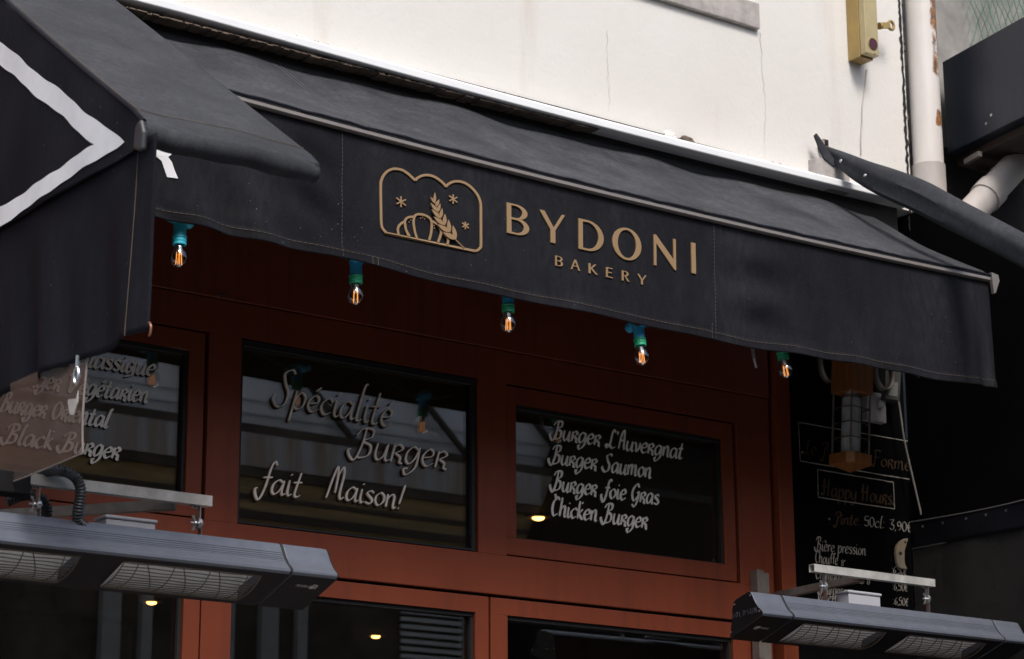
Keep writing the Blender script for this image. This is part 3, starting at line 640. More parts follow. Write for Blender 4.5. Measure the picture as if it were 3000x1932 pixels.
# ================================================================== PRICE BOARD (right)
t = thing('price_board', 'black price board with chalk white and ochre drink lettering, right of the red post', 'price board', (5.2, .0, 2.0))
MB().box((4.946, .002, .13), (5.482, .09, 4.0)).build('panel', 'black', t)
BY = -.0005
def z1(x, y): return (2300+x/4.784, 1480+y/4.784)
def z2(x, y): return (2270+x/3.5, 1060+y/3.5)
b = MB()
for tx, l, r, h, nb in (('50cl: 3,90€', z1(1110, 292), z1(1785, 385), .0205, .0021), ('Bièŗe pŗession', z1(430, 636), z1(1135, 708), .0215, .0021), ('Chouƒƒe', z1(425, 806), z1(745, 845), .021, .0021), ('8°', z1(785, 850), z1(845, 860), .012, .0012),
                    ('Chimay blonde 8', z1(430, 1032), z1(1190, 1117), .021, .0021), ('Bouŗgasous', z1(470, 1242), z1(950, 1285), .021, .0021), ('Valett 8°', z1(450, 1345), z1(840, 1380), .019, .0021),
                    (':', z1(1475, 775), z1(1500, 778), .011, .0014), (':6,50€', z1(1490, 955), z1(1710, 985), .0155, .0016), (':6,50€', z1(1500, 1188), z1(1725, 1212), .0155, .0016), (':6,50€', z1(1508, 1392), z1(1735, 1418), .0155, .0016)):
    b = MB(); lettering(b, tx, aty(*l, BY), aty(*r, BY), h, .03, nb, 1.1); b.build('lettering', 'chalk', t, clean=False)
for tx, l, r, h, nb in (('Pinte.', z1(690, 262), z1(1070, 285), .0205, .0034), ('Happy Hours', z2(490, 1375), z2(1205, 1468), .029, .0040), ('Le P', z2(300, 945), z2(545, 985), .027, .003), ('t Forme', z2(900, 1040), z2(1395, 1125), .027, .003)):
    b = MB(); lettering(b, tx, aty(*l, BY), aty(*r, BY), h, .05, nb, 1.1); b.build('ochre_lettering', 'ochre', t, clean=False)
for q in (((240, 622), (1432, 828), (1447, 1220), (258, 1020)), ((437, 1107), (1215, 1237), (1228, 1510), (443, 1392))):
    P = [aty(*z2(*p), BY) for p in q]; b = MB()
    for i in range(4):
        n = 14; pts = [P[i].lerp(P[(i+1) % 4], k/n)+Vector((random.uniform(-.0004, .0004), 0, random.uniform(-.0005, .0005))) for k in range(n+1)]
        r = ribbon(pts, lambda u: .0010+.0007*abs(math.sin(11*u+i)), BY-.0004*i); b.add(r.v, r.f)
    b.build('chalk_frame', 'chalk', t, clean=False)
for p in (z2(280, 930), z2(1405, 1120), z2(476, 1354), z2(1210, 1460), z1(618, 197), z2(1480, 932), z1(1866, 298)):
    MB().disc(aty(*p, BY), (0, -1, 0), .0036, .002, 12).build('screw_head', 'zinc', t, True)

# half moon bracket at the board edge
t = thing('wall_bracket', 'pale crescent shaped bracket with a dark hole at the price board edge', 'bracket', (5.4, 0, 2.85))
z3 = lambda x, y: aty(2560+x/4.4, 1540+y/4.4, -.012)
out = [z3(*p) for p in ((445, 165), (400, 170), (350, 200), (310, 245), (290, 300), (288, 370), (300, 470), (320, 530), (360, 555), (435, 560), (405, 500), (398, 430), (400, 320), (425, 240))]
MB().prism(out, (0, .01, 0)).build('plate', 'enamel', t, bevel=.001)
for q, r in ((z3(343, 360), .0058), (z3(402, 215), .004)): MB().disc(q+Vector((0, -.0005, 0)), (0, -1, 0), r, .0012, 14).build('bolt_hole', 'gasket', t)

# lantern
lc = Vector((5.089, -.15, 0)); t = thing('wall_lantern', 'oak wall lantern with caged frosted tube, in front of the black price board', 'lantern', (5.089, -.15, 3.05))
tilt = Matrix.Rotation(R(-3.6), 3, Vector((-.6, -.8, 0)))
piv = Vector((5.089, -.15, 3.30))
def lan(mb): mb.v = [tilt @ (v-piv)+piv for v in mb.v]; return mb
zt_, zb_, zc_ = 3.292, 3.098, 3.040
hs = .047
lan(MB().box((5.089-hs, -.15-hs, zt_), (5.089+hs, -.15+hs, zt_+.16))).build('head', 'wood', t, bevel=.002)
oc = [(-hs, -hs*.62), (-hs*.62, -hs), (hs, -hs), (hs, hs), (-hs, hs)]
b = MB(); rng = []
for z, k in ((zb_, 1.), (zb_-.034, 1.)): rng.append([Vector((5.089+x*k, -.15+y*k, z)) for x, y in oc])
n = 5; vs = rng[0]+rng[1]+[Vector((5.089, -.15, zc_))]
b.add(vs, [(0, 1, 2, 3, 4)]+[(i, n+i, n+(i+1) % n, (i+1) % n) for i in range(n)]+[(n+i, 2*n, n+(i+1) % n) for i in range(n)]); lan(b).build('base', 'wood', t, bevel=.001)
b = MB().tube([Vector((5.089, -.15, zb_+.006)), Vector((5.089, -.15, zt_-.016))], .0305, 28); lan(b).build('frosted_tube', 'opal', t, True)
for q in ((zt_-.016, zt_), (zb_, zb_+.006)): lan(MB().tube([Vector((5.089, -.15, q[0])), Vector((5.089, -.15, q[1]))], .0295, 28)).build('metal_collar', 'zinc', t, True)
for x, y in ((-.04, -.04), (.04, -.04), (-.04, .04), (.04, .04)): lan(MB().tube([Vector((5.089+x, -.15+y, zb_)), Vector((5.089+x, -.15+y, zt_))], .0034, 8)).build('cage_rod', 'oldsteel', t, True)
for k in (1, 2, 3):
    b = MB(); z = zb_+(zt_-zb_)*k/4
    for q in (((-.042, -.042), (.042, -.042)), ((-.042, -.042), (-.042, .042)), ((.042, -.042), (.042, .042)), ((-.042, .042), (.042, .042))):
        b.tube([Vector((5.089+q[0][0], -.15+q[0][1], z)), Vector((5.089+q[1][0], -.15+q[1][1], z))], .0019, 6)
    lan(b).build('cage_wire', 'wire', t)
# metal hoops behind the lantern head
for px, lab in (((2430, 1072), 'curved grey metal hoop left of the oak lantern head'), ((2588, 1095), 'curved grey metal hoop right of the oak lantern head')):
    c = aty(*px, -.06); sgn = 1 if px[0] < 2500 else -1
    pts = [c+Vector((.040*math.cos(a), 0, .062*math.sin(a)+.008)) for a in [R(d) for d in range(0, 361, 15)]]
    b = MB(); n = len(pts); vs = []
    for p in pts: vs += [p+Vector((0, -.012, 0)), p+Vector((0, .012, 0))]
    b.add(vs, [(2*i, 2*i+1, 2*i+3, 2*i+2) for i in range(n-1)])
    tag(b.build('metal_hoop', 'oldsteel', None, True, solid=.005), lab, 'metal hoop')
# dimmer switch
Q = [aty(*z2(*p), -.03) for p in ((1005, 310), (1140, 338), (1147, 634), (945, 595), (985, 400))]
t = thing('dimmer_switch', 'white square rotary dimmer switch behind the oak lantern', 'switch', Q[2])
MB().prism([aty(*z2(*p), -.03) for p in ((952, 300), (1140, 338), (1147, 634), (950, 597))], (0, .028, 0)).build('plate', 'switch', t, bevel=.003)
c = aty(*z2(1072, 440), -.031); b = MB(); b.tube([c, c+Vector((0, -.008, 0)), c+Vector((0, -.011, 0))], [.0145, .0135, .011], 24).build('knob', 'switch', t, True)
P = [aty(*z2(*p), -.004) for p in ((900, 380), (1000, 380), (1000, 610), (905, 590))]
tag(MB().prism(P, (0, .004, 0)).build('red_tag', mat('dark_red_card', (.16, .015, .01), .7), None), 'dark red card peeping out left of the white dimmer switch', 'card')
# transformer box and hanging cable
P = [aty(*z2(*p), -.05) for p in ((1140, 60), (1300, 80), (1282, 405), (1135, 380))]
t = thing('transformer_box', 'grey electrical transformer box under the awning hem by the dimmer switch', 'electrical box', P[3])
MB().prism(P, (0, .045, 0)).build('case', 'greybox', t, bevel=.003)
P2 = [aty(*z2(*p), -.0515) for p in ((1165, 200), (1265, 215), (1258, 360), (1160, 345))]; MB().prism(P2, (0, .001, 0)).build('rating_label', mat('grey_label', (.2, .2, .18), .7), t)
g = [aty(*z2(*p), -.045) for p in ((1268, 400), (1290, 540), (1320, 760), (1370, 1000), (1430, 1260), (1492, 1530), (1500, 1570))]
tag(MB().tube(cat(g, 6), .0032, 8).build('hanging_cable', mat('pale_grey_cable', (.27, .25, .23), .6), None, True), 'pale grey cable hanging from the transformer box across the price board', 'cable')

# ================================================================== MAIN AWNING
AX0, AX1, RY = 1.93, 5.318, -.55
sag = lambda x: .020*((x-3.93)/1.36)**2
rz = lambda x: 3.588+min(sag(x), .03)+.004          # rod height
t = thing('bakery_awning', 'long black awning whose hanging valance carries the gold bakery emblem and name', 'awning', (3.6, -.05, 4.0)); AW = t
def hump(x, c, wd): return math.exp(-((x-c)/wd)**2)
def canopy_fn(u, v):
    x = AX0+(5.30-AX0)*u
    top = Vector((x, -.075, 3.950)); bot = Vector((x, RY-.006, rz(x)+.016))
    p = top.lerp(bot, v)
    wob = (.008*math.sin(x*9.1+.6)+.006*math.sin(x*17.3+2)+.005*math.sin(x*4.1)-.006)*.65*(1-v)**1.3
    p += Vector((0, -.68, .73))*(wob-.010*math.sin(math.pi*v)+.004*math.sin(x*5.3+3*v)*math.sin(math.pi*v)+.0012*math.sin(x*31+v*9)*math.sin(math.pi*v))
    if v > .96: p += Vector((0, -.006, -.010))*((v-.96)/.04)
    return p
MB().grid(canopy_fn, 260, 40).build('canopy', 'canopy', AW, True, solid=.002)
sm = mat('grey_seam_thread', (.15, .145, .14), .9)
for u0, r_ in ((.318, .0008), (.3235, .0008), (.6575, .0008), (.663, .0008)):
    MB().tube([canopy_fn(u0, v/40)+Vector((0, -.001, .0014)) for v in range(41)], r_, 5).build('seam', sm, AW)
MB().box((AX0, -.068, 3.86), (5.42, -.006, 4.04)).build('gap_shade_board', 'gasket', AW)  # black board added to paint the shadow gap under the ledge
def vedge(x): return 3.243+min(sag(x), .03)+.0025*math.sin(x*7)+.0018*math.sin(x*17+1)+.008*math.exp(-((x-2.45)/.25)**2)
def val_y(x, z):
    zt = rz(x)-.004; zb = vedge(x); s = min(1, max(0, (zt-z)/(zt-zb)))
    y = RY+.004
    y += s*(.006*math.sin(x*3.3+.7)+.003*math.sin(x*11+z*3))
    y += .013*s*hump(x, 2.62, .17)*math.sin((x-2.3)*34+z*22)+.008*math.sin(math.pi*min(1, s))*hump(x, 2.84, .07)*math.sin(z*46+x*30)
    y += .009*hump(x, 4.34, .10)*math.sin(z*42+1.2)*math.sin(math.pi*min(1, s*1.02))+.007*s*hump(x, 4.75, .35)*math.sin(x*26+z*16)
    y += .006*s*hump(x, 5.25, .07)*math.sin(x*90)
    y += .004*max(0, s-.86)/.14*math.sin(x*8)
    y += .0012*math.sin(x*40+z*55)*s*hump(x, 2.5, .4)
    return y
def val_fn(u, v):
    x = AX0+(AX1-.012-AX0)*u; zt = rz(x)-.004; zb = vedge(x); z = zt+(zb-zt)*v
    y = val_y(x, z)
    hem = .0025 if v > .925 else 0
    return Vector((x, y-hem, z))
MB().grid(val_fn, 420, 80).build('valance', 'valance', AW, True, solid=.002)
VAL = [o for o in AW.children if o.name.startswith('valance')][0]
b = MB()
def dash(path, on, gap, r):
    L = 0; run = True; cur = [path[0]]
    for i in range(1, len(path)):
        L += (path[i]-path[i-1]).length; cur.append(path[i])
        if L > (on if run else gap):
            if run and len(cur) > 1: b.tube(cur, r, 5)
            cur = [path[i]]; L = 0; run = not run
for px in (1002, 2088):
    x = aty(px, 500, RY).x
    for k in ((0,) if px == 1002 else (0, .013)):
        n = 90; path = []
        for i in range(n+1):
            z = rz(x)-.006+(vedge(x)-rz(x)+.007)*i/n
            if k and i < n*.86: continue
            path.append(Vector((x-k, val_y(x-k, z)-.0026-(.0025 if i > n*.92 else 0), z)))
        dash(path, .005, .002, .0006)
for off in (.021,):
    path = []
    for i in range(900):
        x = AX0+.01+(AX1-.04-AX0)*i/899; z = vedge(x)+off+.0009*math.sin(x*23); path.append(Vector((x, val_y(x, z)-.0046, z)))
    dash(path, .009, .003, .00065)
for px in (1085, 1101):
    x = aty(px, 770, RY).x; b.tube([Vector((x, val_y(x, z)-.0049, z)) for z in [vedge(x)+.001+.02*i/5 for i in range(6)]], .0006, 5)
b.build('stitching', 'thread', VAL)
# rail under the canopy edge
b = MB(); pr = [(RY-.010, .0065), (RY-.012, -.0055), (RY-.006, -.0085), (RY+.024, -.0085), (RY+.024, .0065)]
sweepx(b, [(y, z) for y, z in pr], AX0, AX1, 60, lambda x: rz(x)).build('front_rail', 'rail', AW, bevel=.001)
b = MB(); sweepx(b, [(RY-.0125, .0155), (RY-.0145, .0115), (RY-.0125, .0075), (RY+.01, .0075), (RY+.01, .0155)], AX0, AX1-.016, 80, lambda x: rz(x)+.0012*math.sin(x*33)+.0008*math.sin(x*71)).build('piping', 'cheek', AW, True)
# rail end bracket
ce = aty(2904, 818, RY); b = MB()
pts = [(5.300, .018), (5.330, .014), (5.334, -.004), (5.314, -.046), (5.306, -.05), (5.302, -.02)]
b.prism([Vector((x, RY-.018, rz(5.31)+z)) for x, z in pts], (0, .012, 0)).build('end_bracket', 'rail', AW, bevel=.001)

# ---- lettering on the valance
SY = RY+.002
def wrapv(vs, lift):
    out = []
    for v in vs: out.append(Vector((v.x, val_y(v.x, v.y)-.0022-lift-v.z, v.y)))
    return out
def ell(cx, cy, rx, ry, a0, a1, n=24): return [(cx+rx*math.cos(R(a0+(a1-a0)*i/n)), cy+ry*math.sin(R(a0+(a1-a0)*i/n))) for i in range(n+1)]
def gB(w_):
    o = [(0, 0), (0, 1)]+[(.40, 1)]+ell(.40, .755, .53, .245, 90, -72, 18)+ell(.42, .275, .58, .275, 74, -90, 22)+[(.4, 0)]
    i1 = [(.19, .95), (.38, .955)]+ell(.38, .745, .33, .205, 90, -90, 18)[1:]+[(.19, .545)]
    i2 = [(.19, .485), (.38, .485)]+ell(.38, .27, .39, .222, 90, -90, 18)[1:]+[(.19, .06)]
    return [o, i1, i2]
def gD(w_): return [[(0, 0), (0, 1), (.35, 1)]+ell(.35, .5, .65, .5, 90, -90, 32)+[(.35, 0)], [(.16, .935), (.33, .94)]+ell(.33, .5, .47, .445, 90, -90, 32)[1:]+[(.16, .06)]]
def gO(w_): return [ell(.5, .5, .5, .525, 0, 350, 44), ell(.5, .5, .325, .465, 0, 350, 44)]
def gY(w_): return [[(0, 1), (.19, 1), (.56, .49), (.90, 1), (1, 1), (.61, .42), (.61, 0), (.43, 0), (.43, .42)]]
def gN(w_): return [[(0, 0), (0, 1), (.10, 1), (.90, .30), (.90, 1), (1, 1), (1, -.02), (.93, -.02), (.10, .74), (.10, 0)]]
def gI(w_): return [[(0, 0), (0, 1), (1, 1), (1, 0)]]
def gA(w_): return [[(0, 0), (.42, 1.02), (.56, 1.02), (1, 0), (.82, 0), (.68, .34), (.24, .34), (.11, 0)], [(.27, .41), (.65, .41), (.465, .84)]]
def gK(w_): return [[(0, 0), (0, 1), (.2, 1), (.2, .53), (.66, 1), (.82, 1), (.38, .55), (1, 0), (.76, 0), (.2, .5), (.2, 0)]]
def gE(w_): return [[(0, 0), (0, 1), (.95, 1), (.95, .92), (.24, .92), (.24, .56), (.85, .56), (.85, .48), (.24, .48), (.24, .08), (1, .08), (1, 0)]]
def gR(w_): return [[(0, 0), (0, 1), (.42, 1)]+ell(.42, .75, .46, .25, 90, -80, 18)+[(1, 0), (.76, 0), (.36, .47), (.22, .47), (.22, 0)], [(.22, .94), (.4, .94)]+ell(.4, .75, .25, .2, 90, -90, 14)[1:]+[(.22, .54)]]
def sgn(x, y): return aty(1440+x/3.624, 560+y/3.624, RY)
zt0 = sgn(158, 125).z; zb0 = sgn(158, 445).z; zt1 = sgn(2125, 548).z; zb1 = sgn(2125, 868).z
b = MB(); xA = sgn(158, 125).x; xB = sgn(2125, 548).x
def put(gl, xl, xr, zb, zt, ext=.0016, bev=.0005, lift=.0010):
    polys = [[(xl+(xr-xl)*px, zb+(zt-zb)*py) for px, py in pl] for pl in gl(0)]
    vs, fs = outline(polys, ext, bev); b.add(wrapv(vs, lift), fs)
for gl, l, r, yy in ((gB, 158, 392, 330), (gY, 508, 778, 400), (gD, 928, 1193, 470), (gO, 1290, 1592, 560), (gN, 1728, 1957, 640), (gI, 2125, 2168, 710)):
    xl, xr = sgn(l, yy).x, sgn(r, yy).x; k = (xl-xA)/(xB-xA)
    put(gl, xl, xr, zb0+(zb1-zb0)*k, zt0+(zt1-zt0)*k); part_label(b.build('letter', 'gold', VAL, clean=False), 'large gold letter '+gl.__name__[1]); b = MB()
b = MB()
za, zb_ = sgn(675, 690).z, sgn(675, 795).z
for gl, l, r, yy in ((gB, 675, 757, 745), (gA, 846, 943, 790), (gK, 1038, 1136, 828), (gE, 1227, 1296, 866), (gR, 1395, 1474, 905), (gY, 1558, 1651, 940)):
    put(gl, sgn(l, yy).x, sgn(r, yy).x, zb_+.001, za+.001, .0014, .0003); part_label(b.build('letter', 'gold', VAL, clean=False), 'small gold letter '+gl.__name__[1]); b = MB()
# emblem
b = MB()
def em(x, y): p = aty(1080+x/5.1325, 470+y/5.1325, RY); return (p.x, p.z)
def strokepoly(px, wd, n=6, closed=False, cusp=False):
    pts = cat([(x, y, 0) for x, y in px], n, closed) if n else [Vector((x, y, 0)) for x, y in px]
    L, Rr = [], []; N = len(pts)
    for i, p in enumerate(pts):
        if closed: d = pts[(i+1) % N]-pts[(i-1) % N]
        else: d = pts[min(i+1, N-1)]-pts[max(i-1, 0)]
        d.normalize(); nn = Vector((-d.y, d.x, 0))*(wd/2); L.append(em(*(p+nn).xy)); Rr.append(em(*(p-nn).xy))
    return [L, Rr] if closed else [L+Rr[::-1]]
def stamp(polys, ext=.0012, bev=.0004, lift=.0012):
    vs, fs = outline(polys, ext, bev); b.add(wrapv(vs, lift), fs)
fr = [(1158, 400), (1200, 358), (1262, 328), (1330, 319), (1400, 329), (1480, 365), (1558, 430), (1625, 515), (1664, 600), (1680, 690), (1680, 900), (1680, 1270), (1666, 1322), (1634, 1355), (1590, 1366), (1540, 1358), (900, 1233), (292, 1112), (240, 1088), (197, 1038), (175, 960), (173, 700), (173, 385), (188, 300), (228, 222), (288, 163), (360, 134), (430, 133), (505, 152), (575, 195), (640, 252), (696, 305)]
stamp(strokepoly(fr, 33, 4))
stamp(strokepoly([(696, 305), (740, 264), (800, 235), (870, 225), (942, 236), (1012, 266), (1080, 315), (1130, 362), (1158, 400)], 33, 5), lift=.0015)
cro = [[(715, 1175), (686, 1090), (666, 960), (672, 880), (697, 832), (750, 816), (830, 829), (898, 866), (932, 912), (942, 985), (930, 1100), (903, 1205)],
       [(600, 1150), (548, 1050), (531, 940), (555, 885), (605, 860), (665, 857)], [(432, 1130), (423, 1045), (450, 985), (495, 945), (530, 930)],
       [(530, 960), (548, 1060), (585, 1145)], [(945, 925), (1008, 958), (1052, 1008), (1078, 1080), (1062, 1160), (1030, 1240)], [(1085, 1095), (1140, 1128), (1175, 1175), (1182, 1225), (1170, 1275)]]
for i, c in enumerate(cro): stamp(strokepoly(c, 30, 6), lift=.0018+.0003*i)
stamp(strokepoly([(985, 630), (1005, 720), (1045, 850), (1100, 950), (1160, 1045), (1265, 1170), (1340, 1245), (1420, 1325)], 9, 5), lift=.0034)
for i, ((tx, ty), (bx, by), wd) in enumerate((((986, 498), (980, 645), 34), ((1047, 600), (1000, 698), 40), ((1062, 666), (1020, 788), 44), ((1090, 738), (1062, 882), 46), ((1132, 820), (1122, 988), 52), ((1184, 905), (1196, 1098), 56), ((1250, 993), (1288, 1202), 60),
                         ((912, 562), (985, 662), 34), ((911, 650), (1006, 778), 42), ((926, 748), (1052, 884), 46), ((958, 860), (1110, 984), 54), ((1008, 975), (1196, 1094), 62), ((1092, 1095), (1286, 1200), 66))):
    A_ = Vector((tx, ty, 0)); B_ = Vector((bx, by, 0)); d = (B_-A_); nn = Vector((-d.y, d.x, 0)).normalized()*(wd/2)
    L = []; Rr = []
    for k in range(13):
        u = k/12; wv = math.sin(math.pi*u**1.25)**.8; p = A_+d*u; L.append(em(*(p+nn*wv).xy)); Rr.append(em(*(p-nn*wv).xy))
    stamp([L+Rr[-2:0:-1]], lift=.0036+.0003*i)
for (cx, cy), r in (((480, 628), 80), ((1267, 587), 68), ((1448, 985), 54)):
    for k, (dx, dy) in enumerate(((0, 1), (.86, .72), (.86, -.40))): stamp(strokepoly([(cx-dx*r, cy-dy*r), (cx, cy), (cx+dx*r, cy+dy*r)], 17, 2), lift=.001+.0003*k)
for x, y in ((776, 872), (806, 860), (836, 884), (626, 903), (600, 932), (980, 985), (984, 1022)): stamp([[em(x+7*math.cos(a), y+7*math.sin(a)) for a in [i*math.pi/5 for i in range(10)]]], .0006, .0003)
part_label(b.build('emblem', 'gold', VAL, clean=False), 'gold line emblem of a croissant and wheat ear in a loaf shaped frame')
# end of a white letter R beside the near awning
b = MB()
rp = [(470, 330), (505, 332), (525, 352), (530, 400), (521, 425), (512, 445), (492, 461), (503, 476), (511, 500), (521, 524), (490, 519), (474, 472), (462, 461), (425, 452), (425, 470), (415, 470), (415, 330)]
vs, fs = outline([[(aty(x, y, RY).x, aty(x, y, RY).z) for x, y in rp]], .0003, 0); b.add(wrapv(vs, .0012), fs)
part_label(b.build('white_letter', 'whitepaint', VAL, clean=False), 'leg of a white letter R half hidden by the near awning')

# ================================================================== FESTOON LAMPS
LY = -.505
lamps = [((524.3, 754), 0, 'fully teal festoon lamp hanging beside the near awning, its neck the only all teal one'),
         ((1042, 866), -2, 'festoon lamp with blue socket and green sleeve, hanging below the emblem end of the valance'),
         ((1489, 948), 1, 'festoon lamp with mostly hidden socket, hanging below the gold letter B'),
         ((1880, 1045), 7, 'tilted blue socketed festoon lamp hanging above the four line burger list window'),
         ((2301, 1084), 8, 'festoon lamp beside the broken plastic pendant, hanging in front of the red corner post'),
         ((2692, 1082), 0, 'festoon lamp almost hidden by the awning hem, right of the oak lantern')]
def lamp_parts(root, sock, sleeve):
    b = MB(); b.tube([(0, 0, .049), (0, 0, .074), (0, 0, .09)], [.0158, .0150, .019], 20)
    b.tube(cat([(-.038, 0, .088), (-.026, 0, .094), (0, 0, .098), (.026, 0, .094), (.038, 0, .088)], 4), lambda u: .0115+.004*math.sin(math.pi*u), 14)
    sk = b.build('socket', sock, root, True)
    b = MB(); b.lathe([(.012, .030), (.0165, .030), (.0172, .033), (.016, .036), (.0172, .039), (.0172, .043), (.016, .045), (.018, .048), (.0175, .051), (.0155, .052)], n=24).build('sleeve', sleeve, root, True)
    b = MB(); b.lathe([(.0001, -.0265), (.006, -.0258), (.012, -.0225), (.0175, -.0165), (.0212, -.008), (.0218, -.001), (.0205, .007), (.0172, .016), (.0135, .024), (.0118, .031)], n=28)
    bl = b.build('bulb', 'bulbglass', root, True)
    b = MB()
    for k in range(4):
        a = R(45+90*k+12); b.tube([(.0072*math.cos(a), .0072*math.sin(a), -.019), (.0058*math.cos(a), .0058*math.sin(a), .012)], .0009, 6)
    b.build('filament', 'fil', bl)
    for q, r in (((.014, .030), .0075), ((-.024, -.019), .0045)): MB().tube([(0, 0, q[0]), (0, 0, q[1])], r, 12).build('glass_stem', 'zinc', bl, True)
def clone(src, loc, rz_, ry):
    r = src.copy(); COL.objects.link(r); r.location = loc; r.rotation_euler = (0, ry, rz_)
    for ch in list(src.children):
        c = ch.copy(); COL.objects.link(c); c.parent = r
        for g_ in list(ch.children):
            d = g_.copy(); COL.objects.link(d); d.parent = c
    return r
def mk(lab): 
    o = bpy.data.objects.new('festoon_lamp', None); COL.objects.link(o); o.empty_display_size = .05; ORG[o] = Vector()
    o['label'] = lab; o['category'] = 'string lamp'; o['group'] = 'festoon lamps under the awning'; return o
first = mk(lamps[0][2]); lamp_parts(first, 'teal', 'teal'); c = aty(*lamps[0][0], LY); first.location = c; first.rotation_euler = (0, 0, R(20))
second = mk(lamps[1][2]); lamp_parts(second, 'blue', 'green'); c = aty(*lamps[1][0], LY); second.location = c; second.rotation_euler = (0, R(lamps[1][1]), R(50))
LP = [aty(*l[0], LY) for l in lamps]
for i in (2, 3, 4, 5):
    o = clone(second, LP[i], R(-10+37*i), R(lamps[i][1])); o['label'] = lamps[i][2]
path = [LP[0]+Vector((-.45, 0, .13))]
for i, p in enumerate(LP):
    path += [p+Vector((-.04, 0, .093)), p+Vector((.04, 0, .093))]
    if i < 5: path.append((p+LP[i+1])/2+Vector((0, .01, .14)))
tag(MB().tube(cat(path, 8), .0042, 8).build('festoon_cable', 'cable', None, True), 'dark cable stringing the festoon lamps together behind the valance', 'cable')
# broken pendant
a = aty(2198, 1008, -.47); c = aty(2216, 1078, -.47); t = thing('plastic_pendant', 'clear broken plastic strip dangling under the awning left of the fifth lamp', 'pendant', a)
d = (c-a); MB().bar(a+Vector((0, 0, .05)), a+d*.62, .004, .012, (0, 1, 0)).build('strip', mat('smoky_plastic', (.22, .22, .23), .2, spec=.8), t, bevel=.001)
MB().bar(a+d*.60, c, .005, .006, (0, 1, 0)).build('tip', mat('clear_tip', (.5, .52, .55), .1, spec=.9), t, bevel=.001)

# ================================================================== NEAR AWNING (left)
LX, RX, NY = 1.892, 2.278, -1.5; k_ = .722; z0 = 3.1
t = thing('near_awning', 'near dark grey awning, its black side cheek edged with a white stripe', 'awning', (LX, -.1, 4.0)); NA = t
def near_prof(s):
    # 0..1 down the slope, then round the rolled front edge
    L = 1.46
    if s < .8:
        q = s/.8; y = -.04+(NY+.02+.04)*q; return Vector((0, y, z0+.012+k_*(y-NY)-.010*math.sin(math.pi*q)))
    q = (s-.8)/.2; a = R(126)+R(250)*q; r = .021
    c = Vector((0, NY+.015, z0-.008)); return c+Vector((0, r*math.cos(a), r*math.sin(a)))
def near_fn(u, v):
    p = near_prof(v); x = LX+(RX-LX)*u
    wv = .0025*math.sin(x*22+p.y*5)+.0018*math.sin(x*57)*max(0, v-.7)/.3
    e_ = 1-.25*max(0, u-.88)/.12 if v > .8 else 1
    if v > .8:
        c = Vector((0, NY+.015, z0-.008)); p = c+(p-c)*e_
    return Vector((x-.01*(1-v)*0, p.y, p.z+wv))
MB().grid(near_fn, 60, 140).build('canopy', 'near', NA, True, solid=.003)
MB().tube([Vector((LX+.02, NY+.015, z0-.008)), Vector((RX-.004, NY+.015, z0-.008))], .017, 14).build('front_bar', 'tarp', NA, True)
MB().tube([near_fn(0, v/60)+Vector((-.002, 0, .001)) for v in range(49)], .0055, 8).build('edge_piping', 'cheek', NA, True)
MB().tube([near_fn(u/60, .775)+Vector((0, -.002, .002)) for u in range(61)], .0007, 5).build('hem_stitching', 'thread', NA)
MB().tube([near_fn(.035, v/60)+Vector((0, 0, .0028)) for v in range(48)], .0009, 5).build('stitching', 'thread', NA)
def cheek_x(y, z): return LX-.003+.0024*math.sin(y*14+z*17)+.0012*math.sin(y*31-z*12)
zc = 3.062
def cheek_fn(u, v):
    y = -1.497+(1.46)*u; zt_ = z0+.006+k_*(y-NY); z = zc+(zt_-zc)*v
    return Vector((cheek_x(y, z), y, z))
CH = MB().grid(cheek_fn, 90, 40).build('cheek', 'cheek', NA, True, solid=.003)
def yz(x, y): p = atx(x, y, LX-.004); return Vector((0, p.y, p.z))
A0, A1, A2, A3 = yz(52, 164), yz(364, 416), yz(281, 425), yz(52, 232)
B1, B2, B3 = yz(279, 425), yz(52, 630), yz(52, 575)
def ext(p, q, y): return q+(q-p)*((y-q.y)/(q.y-p.y))
def strip(top, bot, n=70, m=6):
    def f(u, v):
        p = top[0].lerp(top[1], u).lerp(bot[0].lerp(bot[1], u), v); jt = (.0016*math.sin(u*31)+.0012*math.sin(u*77))*(1 if v < .5 else -1)*abs(2*v-1)
        return Vector((cheek_x(p.y, p.z)-.0036, p.y, p.z+jt))
    q = MB().grid(f, n, m); return q.v, q.f
b = MB(); yE = -.25
b.add(*strip((A1, ext(A1, A0, yE)), (A2, ext(A2, A3, yE)))); b.add(*strip((A2.lerp(A1, .0), ext(B1, B3, yE)), (A1, ext(A1, B2, yE))))
b.build('white_border', 'whitepaint', CH, True, clean=False)
def curt_fn(u, v):
    y = -1.531+1.48*u; z = zc+.02+(2.700-zc-.02)*v+(.0015*math.sin(y*30) if v > .98 else 0)
    x = LX+.008+v*(.014*math.sin(y*19+.5+v)+.009*math.sin(y*37+v*2))*(.5+.5*min(1, u*4))
    return Vector((x, y, z))
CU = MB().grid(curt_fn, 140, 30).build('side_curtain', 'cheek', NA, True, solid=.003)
MB().tube([curt_fn(.045, v/20)+Vector((-.0025, 0, 0)) for v in range(21)], .0007, 5).build('stitching', 'thread', CU)
b = MB(); b.prism([Vector((LX-.012, y, z)) for y, z in ((-1.500, 3.115), (-1.478, 3.105), (-1.474, 3.062), (-1.498, 3.050), (-1.512, 3.050), (-1.514, 3.085))], (.012, 0, 0)).build('corner_bracket', mat('dark_grey_casting', (.055, .055, .06), .45, .3), NA, bevel=.005)
hk = Vector((LX+.006, -1.538, 2.70)); MB().tube(cat([hk+Vector((0, .003, .012)), hk+Vector((0, -.004, .004)), hk+Vector((0, -.003, -.010)), hk+Vector((0, .002, -.013))], 4), .0022, 8).build('hook', mat('copper_hook', (.30, .13, .07), .4, .4), NA, True)
